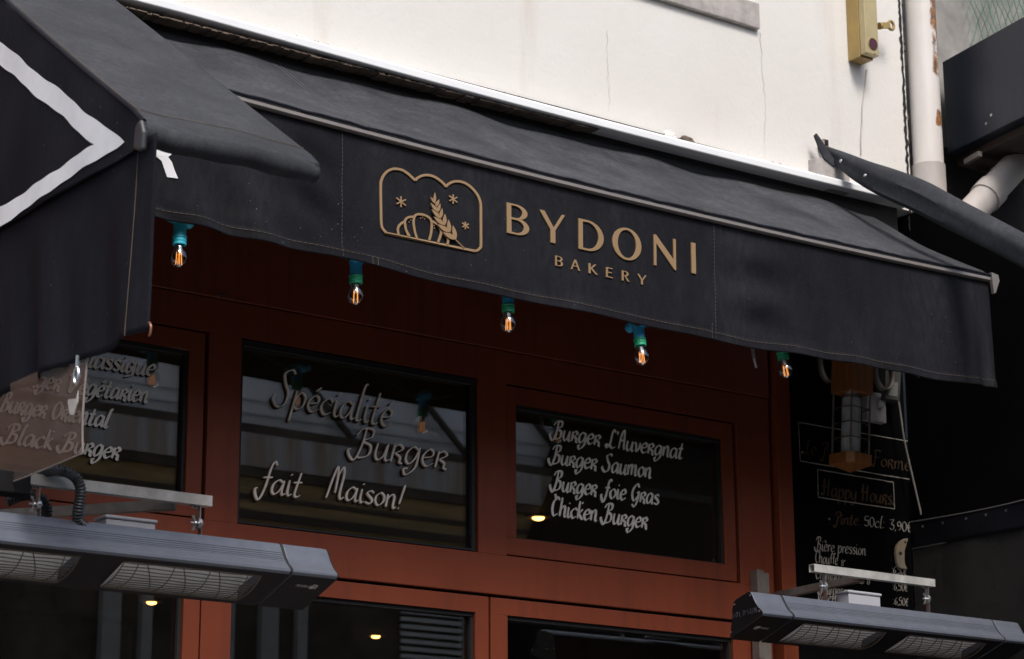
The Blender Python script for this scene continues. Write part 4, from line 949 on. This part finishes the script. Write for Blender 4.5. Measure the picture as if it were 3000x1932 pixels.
# clear plastic sheet
t = thing('plastic_sheet', 'hazy clear plastic wind sheet hanging under the black side curtain at left', 'plastic sheet', (LX+.01, -1.27, 2.7))
def pl_fn(u, v):
    y = -1.268+1.22*u; z = 2.715+(2.512-2.715)*v; return Vector((LX+.012+.006*math.sin(y*8+v*3), y-.016*v*(1-u), z))
MB().grid(pl_fn, 60, 20).build('sheet', 'clear', t, True)
MB().tube([pl_fn(0, v/20) for v in range(21)], .0022, 6).tube([pl_fn(u/60, 1) for u in range(61)], .0014, 6).build('hem', mat('pale_plastic_hem', (.24, .20, .175), .4), t)
rc = atx(224, 1102, LX-.006); b = MB()
b.tube([rc+Vector((0, .0085*math.cos(a), .0165*math.sin(a))) for a in [i*math.pi/14 for i in range(29)]], .0032, 8, False)
b.tube([rc+Vector((0, 0, .016)), rc+Vector((0, -.001, .04))], .0035, 8)
b.build('ring', 'zinc', t, True)
tg = [atx(x, y, LX-.004) for x, y in ((228, 1145), (222, 1168), (200, 1170), (198, 1180), (204, 1215), (215, 1216), (226, 1180))]
MB().prism(tg, (.002, 0, 0)).build('torn_tape', mat('milky_tape', (.55, .50, .46), .6), t)

# ================================================================== RIGHT TARPAULIN ROLL + SIDE SCREEN
t = thing('rolled_tarpaulin', 'black rolled tarpaulin on a steel tube slanting out from the cream wall at right', 'tarpaulin', (5.114, -.05, 4.1))
cl = [(2412, 436, 12), (2432, 448, 17), (2475, 474, 28), (2530, 505, 38), (2590, 533, 47), (2650, 558, 51), (2710, 584, 52), (2780, 622, 51), (2860, 664, 50), (2960, 716, 49), (3060, 768, 49)]
pts = []; rr = []
for x, y, r_ in cl:
    p = atx(x, y, 5.114); pts.append(p); rr.append(r_*(p-CAM).dot(fw)/F)
pc = cat(pts, 8); rc_ = [v.x for v in cat([(r_, 0, 0) for r_ in rr], 8)]
# flattened, softly folded section
b = MB(); n = 26; vs = []; N = len(pc); d0 = (pts[-1]-pts[0]).normalized(); sx = Vector((1, 0, 0)); uz = sx.cross(d0).normalized()
if uz.z < 0: uz = -uz
for i, p in enumerate(pc):
    u = i/(N-1)
    for k in range(n):
        a = 2*math.pi*k/n; r_ = rc_[i]*(1+.04*math.sin(3*a+u*5)+.025*math.sin(7*a+u*11))
        x_ = math.cos(a)*r_*.72; z_ = math.sin(a)*r_*.93
        if -.5 < math.sin(a) < .15 and math.cos(a) < 0: x_ *= .84
        vs.append(p+sx*x_+uz*z_)
b.add(vs, [(i*n+k, i*n+(k+1) % n, (i+1)*n+(k+1) % n, (i+1)*n+k) for i in range(N-1) for k in range(n)]+[tuple(range(n-1, -1, -1)), tuple((N-1)*n+k for k in range(n))])
b.build('roll', 'near', t, True)
b = MB(); fl = [aty(x, y, -.105) for x, y in ((2387, 397), (2393, 390), (2402, 402), (2428, 442), (2458, 486), (2444, 489), (2416, 466), (2404, 440))]
b.prism(fl, (0, .008, 0)).build('flap', 'near', t, bevel=.002)
a = atx(2383, 430, 5.09); MB().box((5.068, -.092, a.z-.022), (5.090, WY, a.z+.003)).build('steel_tube', 'rust', t, bevel=.001)
MB().box((5.071, -.0935, a.z-.019), (5.087, -.0925, a.z)).build('tube_opening', 'gasket', t)
g = aty(2384, 455, -.10); MB().box((g.x+.012, -.10, g.z-.10), (g.x+.16, WY-.001, g.z-.003)).build('mounting_block', 'stone', t, bevel=.002)
for x, y in ((2424, 445), (2478, 476), (2556, 521)):
    c = atx(x, y, 5.114); 
    j = min(range(N), key=lambda i: (pc[i]-c).length); c = c+Vector((-rc_[j]*.62-.004, 0, 0)); c = CAM+(c-CAM).normalized()*((atx(x, y, c.x)-CAM).length)
    MB().ball(c, .006, 6, (.6, 1, 1)).build('rivet', 'zinc', t, True)
# side screen
SX = 5.486
t = thing('side_screen', 'black side screen with riveted band over dusty plastic, right of the price board', 'wind screen', (SX, -.3, 2.9))
tp = atx(2700, 615, SX); tq = atx(2960, 742, SX); te = tq+(tq-tp)*((-.9-tq.y)/(tq.y-tp.y))
MB().prism([(SX, -.004, 2.945), (SX, -.9, 2.945), tuple(te), tuple(tp), (SX, -.004, tp.z)], (.012, 0, 0)).build('upper_cloth', 'black', t)
def band(u, v): y = -.004-.9*u; return Vector((SX-.006+.003*math.sin(y*11+v*2), y, 2.946-.088*v+.006*math.sin(y*6)*(1-v)))
MB().grid(band, 60, 8).build('vinyl_band', 'tarp', t, True, solid=.003)
MB().tube([band(u/60, 0)+Vector((-.002, 0, .001)) for u in range(61)], .0024, 6).build('band_edge', mat('lit_grey_edge', (.10, .09, .085), .6), t, True)  # lighter grey paints the lit upper edge of the band
for u in (.06, .16, .27, .36, .45): MB().disc(band(u, .22)+Vector((-.0005, 0, 0)), (-1, 0, 0), .0042, .002, 10).build('rivet', 'zinc', t, True)
MB().grid(lambda u, v: Vector((SX-.004+.003*math.sin(u*17), -.004-.9*u, 2.860-1.4*v)), 30, 20).build('dusty_sheet', 'dusty', t, True)
MB().tube([Vector((SX-.006, -.004-.9*u/30, 2.859)) for u in range(31)], .0009, 5).build('seam', mat('grey_seam', (.12, .115, .11), .8), t)
MB().box((SX+.02, -.9, .1), (SX+.05, -.01, 3.45)).build('partition', mat('dark_partition', (.006, .005, .005), .9, spec=.05), t)

# ================================================================== HEATERS
PR = [(.008, .002), (0, 0), (-.007, -.010), (-.013, -.021), (-.021, -.034), (-.031, -.046), (-.042, -.055), (-.0475, -.060), (-.0485, -.066), (-.044, -.071)]
BK = [(.094, -.121), (.088, -.112), (.080, -.062), (.077, -.038), (.071, -.021), (.060, -.013)]
TR = [(-.030, -.0765), (-.026, -.062), (-.012, -.044), (.012, -.036), (.040, -.047), (.060, -.066), (.074, -.090), (.080, -.1165)]
BL = .86; CL = .112
def heater(x_body0, y, z, left_cap, label, logos):
    """body from x_body0 to x_body0+BL; cap on one visible end, second cap on the other"""
    t = thing('patio_heater', label, 'patio heater', (x_body0+BL/2, y, z), 'electric patio heaters')
    P = lambda x, q, s=1., dz=0: Vector((x, y+q[0]*s, z+q[1]*s+dz))
    full = PR+BK; trough = PR+TR+BK
    ops = [(x_body0+.055, x_body0+.055+.327), (x_body0+.478, x_body0+.478+.327)]
    segs = [(x_body0, ops[0][0], full), (ops[0][0], ops[0][1], trough), (ops[0][1], ops[1][0], full), (ops[1][0], ops[1][1], trough), (ops[1][1], x_body0+BL, full)]
    b = MB()
    for xa, xb, pf in segs:
        n = len(pf); vs = [P(xa, q) for q in pf]+[P(xb, q) for q in pf]
        b.add(vs, [tuple(range(n-1, -1, -1)), tuple(range(n, 2*n))]+[(i, (i+1) % n, n+(i+1) % n, n+i) for i in range(n)])
    body = b.build('housing', 'heater', t, clean=False)
    bm = bmesh.new(); bm.from_mesh(body.data); bmesh.ops.recalc_face_normals(bm, faces=bm.faces); bm.to_mesh(body.data); bm.free()
    # dark underside skin
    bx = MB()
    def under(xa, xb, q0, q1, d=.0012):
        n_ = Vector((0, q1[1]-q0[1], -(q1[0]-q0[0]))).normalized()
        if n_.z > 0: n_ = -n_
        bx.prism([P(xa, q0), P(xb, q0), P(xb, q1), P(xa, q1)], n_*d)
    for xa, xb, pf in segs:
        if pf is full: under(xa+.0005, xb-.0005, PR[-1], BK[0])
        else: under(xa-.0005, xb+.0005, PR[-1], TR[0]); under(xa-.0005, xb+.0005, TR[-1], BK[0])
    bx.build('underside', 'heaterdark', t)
    # ribs along the top
    b = MB()
    for q, r_ in (((-.0135, -.0215), .0007), ((-.0165, -.0265), .0007), ((-.0195, -.0315), .0007), ((-.0228, -.0358), .0006), ((-.026, -.040), .0005)):
        b.tube([P(x_body0+.001, q), P(x_body0+BL-.001, q)], r_, 5)
    b.build('rib', mat('heater_groove', (.06, .068, .08), .5), t)
    for xa, xb, kind in ((x_body0-CL-.008, x_body0-.008, -1), (x_body0+BL+.008, x_body0+BL+.008+CL, 1)):
        pf = full; n = len(pf); b = MB(); xm = xa+.012 if kind < 0 else xb-.012
        vs = [P(xa if kind < 0 else xb, q, .985, -.001) for q in pf]+[P(xm, q, 1.) for q in pf]+[P(xb if kind < 0 else xa, q) for q in pf]
        b.add(vs, [tuple(range(n)), tuple(range(2*n, 3*n))]+[(j*n+i, j*n+(i+1) % n, (j+1)*n+(i+1) % n, (j+1)*n+i) for j in (0, 1) for i in range(n)])
        cap = b.build('end_cap', 'heater', t, bevel=.0012)
        xg = (x_body0-.0085, x_body0+.0005) if kind < 0 else (x_body0+BL-.0005, x_body0+BL+.0085)
        MB().prism([Vector((xg[0], y+.02+(q[0]-.02)*.955, z-.05+(q[1]+.05)*.955)) for q in pf], (xg[1]-xg[0], 0, 0)).build('gap_collar', 'gasket', cap)
        xe = xa if kind < 0 else xb; s_ = kind
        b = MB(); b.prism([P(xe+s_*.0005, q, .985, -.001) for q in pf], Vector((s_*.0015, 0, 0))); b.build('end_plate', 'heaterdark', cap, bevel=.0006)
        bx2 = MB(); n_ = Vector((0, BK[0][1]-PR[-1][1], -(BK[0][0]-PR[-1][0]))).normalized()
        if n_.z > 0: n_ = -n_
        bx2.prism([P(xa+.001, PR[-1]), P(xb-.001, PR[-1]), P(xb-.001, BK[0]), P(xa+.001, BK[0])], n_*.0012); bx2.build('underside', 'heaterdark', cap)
        for q in ((.066, -.028), (.000, -.010), (-.036, -.058), (.083, -.104)): MB().disc(P(xe+s_*.002, q), (s_, 0, 0), .0030, .0015, 10).build('screw', 'zinc', cap, True)
        # maker's marks
        if kind == logos:
            q0 = Vector((0, PR[-1][0], PR[-1][1])); q1 = Vector((0, BK[0][0], BK[0][1])); e2 = (q1-q0).normalized()
            def up_(u, v): return Vector((xa+u, y, z))+q0+e2*v+n_*.0022
            b = MB(); flip = 1 if kind < 0 else -1; uc = .060 if kind < 0 else .052
            def gl(u, v): return up_(uc+flip*(u-.026), .070+(-flip)*(v)*1. if kind < 0 else .036+v)
            def mark(poly): b.add([gl(*p) for p in poly], [tuple(range(len(poly)))])
            mark([(0, 0), (.010, 0), (.010, .013), (0, .013)]); mark([(-.006, -.003), (-.0025, -.003), (-.0025, .013), (-.006, .013)]); mark([(-.0025, -.006), (.008, -.006), (.008, -.0022), (-.0025, -.0022)])
            fx_ = .0125
            F_ = {'F': [((0, 0), (0, 1)), ((0, 1), (.7, 1)), ((0, .5), (.55, .5))], 'A': [((0, 0), (.4, 1)), ((.4, 1), (.8, 0)), ((.2, .4), (.6, .4))], 'R': [((0, 0), (0, 1)), ((0, 1), (.6, .95)), ((.6, .95), (.6, .55)), ((.6, .55), (0, .5)), ((.2, .5), (.7, 0))],
                  'G': [((.7, .9), (.2, 1)), ((.2, 1), (0, .5)), ((0, .5), (.2, 0)), ((.2, 0), (.7, .1)), ((.7, .1), (.7, .5)), ((.7, .5), (.4, .5))], 'U': [((0, 1), (.05, .1)), ((.05, .1), (.35, 0)), ((.35, 0), (.65, .1)), ((.65, .1), (.7, 1))],
                  'O': [((.35, 1), (0, .5)), ((0, .5), (.35, 0)), ((.35, 0), (.7, .5)), ((.7, .5), (.35, 1))], 'L': [((0, 1), (0, 0)), ((0, 0), (.6, 0))], 'D': [((0, 0), (0, 1)), ((0, 1), (.55, .8)), ((.55, .8), (.55, .2)), ((.55, .2), (0, 0))],
                  'S': [((.65, .95), (.05, .9)), ((.05, .9), (.1, .55)), ((.1, .55), (.6, .45)), ((.6, .45), (.6, .05)), ((.6, .05), (0, .05))], 'N': [((0, 0), (0, 1)), ((0, 1), (.6, 0)), ((.6, 0), (.6, 1))]}
            for ch in 'FARGAU':
                for (a0, b0) in F_[ch]:
                    a_ = Vector((fx_+a0[0]*.0058, a0[1]*.0095, 0)); c_ = Vector((fx_+b0[0]*.0058, b0[1]*.0095, 0)); dd_ = (c_-a_).normalized(); nn = Vector((-dd_.y, dd_.x, 0))*.0005
                    mark([tuple((a_+nn).xy), tuple((a_-nn).xy), tuple((c_-nn).xy), tuple((c_+nn).xy)])
                fx_ += .0056
            b.build('maker_logo', mat('silver_print', (.50, .49, .47), .5), cap, clean=False)
            if kind < 0:
                b = MB(); s0 = P(xe-.0022, (.078, -.066)); s1 = P(xe-.0022, (-.032, -.060)); wv = s1-s0; tot = 7
                for i, ch in enumerate('GOLDSUN'):
                    for (a0, b0) in F_[ch]:
                        f = lambda p: s0+wv*((i+p[0]*.85)/tot)+Vector((0, 0, 1))*(p[1]*.0145)
                        b.tube([f(a0), f(b0)], .00055, 5)
                b.build('embossed_name', mat('dim_emboss', (.085, .085, .105), .4), cap)
    # reflectors, lamp tubes and guards
    for xa, xb in ops:
        b = MB(); q_ = [TR[0]]+TR[1:-1]+[TR[-1]]
        off = [(-.0275, -.0755), (-.0243, -.0628), (-.0113, -.0462), (.012, -.0382), (.039, -.0488), (.0582, -.0675), (.0722, -.0908), (.0782, -.1160)]
        nx = 3
        def rf(u, v):
            f = v*(len(off)-1); i = min(int(f), len(off)-2); k = f-i
            return P(xa+.001+(xb-xa-.002)*u, (off[i][0]*(1-k)+off[i+1][0]*k, off[i][1]*(1-k)+off[i+1][1]*k))
        rfl = b.grid(rf, 20, 30).build('reflector', 'reflector', t, True)
        for xe in (xa+.0012, xb-.0012):
            pl = [P(xe, q) for q in TR[1:-1]]; MB().add(pl, [tuple(range(len(pl)))]).build('reflector_end', 'reflector', rfl, clean=False)
        MB().tube([P(xa+.004, (.020, -.066)), P(xb-.004, (.020, -.066))], .006, 12).build('heating_tube', mat('quartz_tube', (.55, .52, .48), .15, spec=.8), rfl, True)
        b = MB(); g0 = Vector((TR[0][0]+.003, TR[0][1]-.001)); g1 = Vector((TR[-1][0]-.003, TR[-1][1]-.001)); gd = g1-g0; gn = Vector((gd.y, -gd.x)).normalized()
        if gn.y > 0: gn = -gn
        def gp(u, v): c = g0+gd*v+gn*(.009*math.sin(math.pi*v)); return P(xa+.002+(xb-xa-.004)*u, (c.x, c.y))
        for j in range(11):
            v = .03+.94*j/10; b.tube([gp(u/24, v+.010*math.sin(u*.8+j)) for u in range(25)], .0011, 5)
        for u0, u1 in ((.10, .10), (.16, .33), (.36, .36), (.42, .58), (.62, .62), (.68, .83), (.90, .90)):
            b.tube([gp(u0+(u1-u0)*v/12+.015*math.sin(math.pi*v/12), v/12) for v in range(13)], .0013, 5)
        b.tube([gp(0, v/12) for v in range(13)]+[gp(1, 1-v/12) for v in range(13)]+[gp(0, 0)], .0015, 5)
        b.build('wire_guard', 'wire', t)
    return t
lh = aty(2580/2.2*0+815, 1232+790/2.2, -.95)
HLx = aty(1800/2.2, 1232+805/2.2, -.95).x; HLz = aty(2090/2.2, 1232+830/2.2, -.95).z
HL = heater(HLx-BL, -.95, HLz, False, 'larger graphite patio heater at lower left, hung from the bright steel rail with conduit', 1)
hr = aty(2000+438/2.2, 1232+1105/2.2, -.45)
HR = heater(hr.x+CL+.008, -.45, hr.z, True, 'farther graphite patio heater at lower right with embossed name on its left end', -1)
# junction boxes (fixed on the housings)
def jbox(root, px, Y, lab):
    P = [aty(*p, Y) for p in px]; x0 = P[0].x; x1 = P[1].x; zl = P[2].z; zh = P[0].z
    b = MB(); y0, y1 = Y, Y+.055
    b.prism([Vector((x0+.004, y0+.004, zl)), Vector((x1-.004, y0+.004, zl)), Vector((x1-.004, y1, zl)), Vector((x0+.004, y1, zl))], (0, 0, (zh-zl)*.78))
    jb = b.build('junction_box', 'box', root, bevel=.002)
    MB().box((x0, y0, zl+(zh-zl)*.79), (x1, y1+.004, zh)).build('lid', 'box', jb, bevel=.003)
jbox(HL, ((310, 1506), (464, 1516), (340, 1560)), -.925, '')
jbox(HR, ((2486, 1728), (2584, 1740), (2490, 1768)), -.43, '')
# mounting frames
def frame(label, ra, rb, Y, arm, brs, zheat):
    a = aty(*ra, Y); c = aty(*rb, Y); zc_ = (a.z+c.z)/2; t = thing('mounting_frame', label, 'metal frame', ((a.x+c.x)/2, Y, zc_), 'heater mounting frames')
    s = .0225; b = MB()
    # hollow square rail
    x0, x1 = a.x, c.x
    for q in ((-s/2, s/2, s/2-.0015, s/2), (-s/2, s/2, -s/2, -s/2+.0015)): b.box((x0, Y+q[0], zc_+q[2]), (x1, Y+q[1], zc_+q[3]))
    for q in ((-s/2, -s/2+.0015), (s/2-.0015, s/2)): b.box((x0, Y+q[0], zc_-s/2+.0015), (x1, Y+q[1], zc_+s/2-.0015))
    b.build('rail', 'steel', t)
    MB().bar(arm[0], arm[1], .022, .022).build('wall_arm', 'oldsteel', t, bevel=.001)
    for px in brs:
        bx = aty(*px, Y).x; zt_ = zc_-s/2; zm = zt_-.034; b = MB()
        sg = 1
        b.box((bx-.020, Y-.008, zt_-.0025), (bx+.0012, Y+.008, zt_-.0003))
        b.box((bx-.0012, Y-.008, zm), (bx+.0012, Y+.008, zt_-.0025))
        b.disc((bx-.0035, Y, zm-.004), (1, 0, 0), .0125, .007, 20)
        b.bar((bx+.0022, Y, zm), (bx+.008, Y+.006, zheat-.004), .002, .015, (0, 1, 0))
        br = b.build('hinge_bracket', 'zinc', t, bevel=.0006)
        b = MB(); b.tube([(bx-.019, Y, zm-.004), (bx+.010, Y, zm-.004)], .0024, 8); b.ball((bx-.007, Y, zm-.004), .0055, 6)
        for sz in (1, -1): b.prism([(bx-.009, Y-.0012, zm-.004+sz*.003), (bx-.006, Y-.0012, zm-.004+sz*.003), (bx-.010, Y-.0012, zm-.004+sz*.016), (bx-.017, Y-.0012, zm-.004+sz*.017), (bx-.016, Y-.0012, zm-.004+sz*.012)], (0, .0024, 0))
        b.build('wing_nut', 'zinc', br)
        for px_ in (-.013, -.006): MB().disc((bx+px_, Y, zt_-.0025), (0, 0, -1), .0032, .004, 8).build('bolt', 'zinc', br)
    return t
fa = aty(80, 1416, -.93); 
frame('bright steel mounting frame above the left heater, with black conduit looped over it', (78, 1412), (615, 1464), -.93, (Vector((2.30, -.905, 2.515)), Vector((1.60, -.0, 2.515))), ((112, 1440), (583, 1480)), HLz)
frame('steel mounting frame above the right heater, in front of the price board', (2378, 1664), (2732, 1711), -.43, (Vector((4.83, -.415, 2.652)), Vector((4.87, -.0, 2.652))), ((2414, 1690), (2715, 1725)), hr.z)
# corrugated conduit
def conduit(px, label, r=.0112):
    P = cat([aty(x, y, Y) for x, y, Y in px], 26); b = MB(); L = 0; rad = []
    for i, p in enumerate(P):
        if i: L += (p-P[i-1]).length
        rad.append(r*(1+.10*math.sin(2*math.pi*L/.0062)))
    b.tube(P, rad, 16); return tag(b.build('conduit', 'conduit', None, True), label, 'conduit', 'corrugated conduits by the left heater')
conduit([(40, 1440, -.80), (92, 1410, -.86), (118, 1392, -.90), (150, 1379, -.955), (190, 1382, -.968), (222, 1402, -.972), (236, 1438, -.972), (230, 1490, -.962), (229, 1520, -.952), (243, 1540, -.945), (270, 1551, -.935), (300, 1562, -.925)], 'black corrugated conduit arching over the bright steel rail into the left heater')
conduit([(20, 1470, -.86), (60, 1455, -.87), (95, 1452, -.88), (125, 1468, -.885), (137, 1495, -.885), (130, 1525, -.885), (112, 1550, -.89)], 'short black corrugated conduit looping behind the wing nut bracket')
# dark lamp housing end at the far left of the rail
g = aty(62, 1424, -.93); t = thing('cable_box', 'small dark box at the left end of the bright steel rail', 'box', g)
MB().box((g.x-.10, -.955, g.z-.022), (g.x+.010, -.905, g.z+.024)).build('case', 'heaterdark', t, bevel=.003)

# dark screen inside the left door
t = thing('television', 'black flat television behind the left door glass at the bottom left', 'television', (2.5, .5, 2.2))
a = aty(400, 1815, .35); MB().box((a.x-.9, .35, a.z-.5), (a.x, .40, a.z)).build('body', 'heaterdark', t, bevel=.012)
MB().box((a.x-.88, .346, a.z-.48), (a.x-.02, .3495, a.z-.02)).build('screen', mat('dark_glass', (.004, .004, .004), .1), t)

# ================================================================== ACROSS THE STREET (what the glass reflects)
OY = -9.0
t = thing('opposite_building', 'pale building across the street, reflected in the shop glass', 'building', (8, OY-.2, 0))
MB().box((-6, OY-.6, 5.20), (26, OY, 6.7)).build('upper_wall', 'oppcanvas', t)
MB().box((-6, OY-.6, 0), (26, OY-.02, 4.54)).build('lower_wall', 'oppwall', t)
MB().box((-6, OY-.6, 4.541), (26, OY+.20, 4.859)).build('timber_band', 'oppbrown', t)
b = MB(); b.box((-6, OY-.02, 4.93), (26, OY+.25, 5.17)).build('grey_band', 'oppgrey', t)
for q in (((-6, OY, 5.175), (26, OY+.20, 5.25)), ((-6, OY, 4.86), (26, OY+.24, 4.925))): MB().box(*q).build('cornice', 'oppwall', t)
for q in (((-6, OY, 4.70), (26, OY+.215, 4.735)), ((-6, OY, 4.56), (26, OY+.22, 4.62))): MB().box(*q).build('dark_moulding', 'oppdark', t)
for z in (5.36, 5.46, 5.74): MB().tube([(-6, OY+.03, z), (26, OY+.03, z+.02)], .008, 5).build('wire', 'opp', t)
b = MB()
for x in range(-2, 20, 1): b.bar((x*1.05+1.0, OY+.06, 5.95), (x*1.05+1.75, OY+.06, 5.25), .035, .04, (0, 1, 0))
b.build('diagonal_strut', 'oppdark', t)
for x in (7.1, 7.75, 8.35):
    b = MB(); b.box((x, OY-.019, 2.8), (x+.14, OY+.05, 4.45)).box((x+.3, OY-.019, 2.8), (x+.38, OY+.05, 4.45)).build('window_frame', 'oppframe', t)
for x in (9.55,):
    b = MB()
    for i in range(24): b.bar((x, OY+.03, 3.0+i*.055), (x+.55, OY+.03, 3.0+i*.055), .02, .03)
    b.box((x+.56, OY-.019, 2.95), (x+.62, OY+.05, 4.35)); b.build('shutter', 'opp', t)

t = thing('reflection_shape', 'added dark shape across the street, blackening the reflection in the four burger window', 'building', (14, OY+.3, 0))
MB().prism([(10.2, OY+.36, 0), (10.55, OY+.36, 4.6), (11.45, OY+.36, 6.6), (26, OY+.36, 6.6), (26, OY+.36, 0)], (0, -.3, 0)).build('dark_face', mat('reflection_black', (.010, .009, .008), .9, spec=.1), t)  # unseen slanted shape, added only to darken the right window's reflection
b = MB()
for z in (4.4, 5.1): b.box((11.6, OY+.361, z), (25.9, OY+.40, z+.06))
b.build('shape_strip', mat('dim_strip', (.03, .026, .022), .9), t)
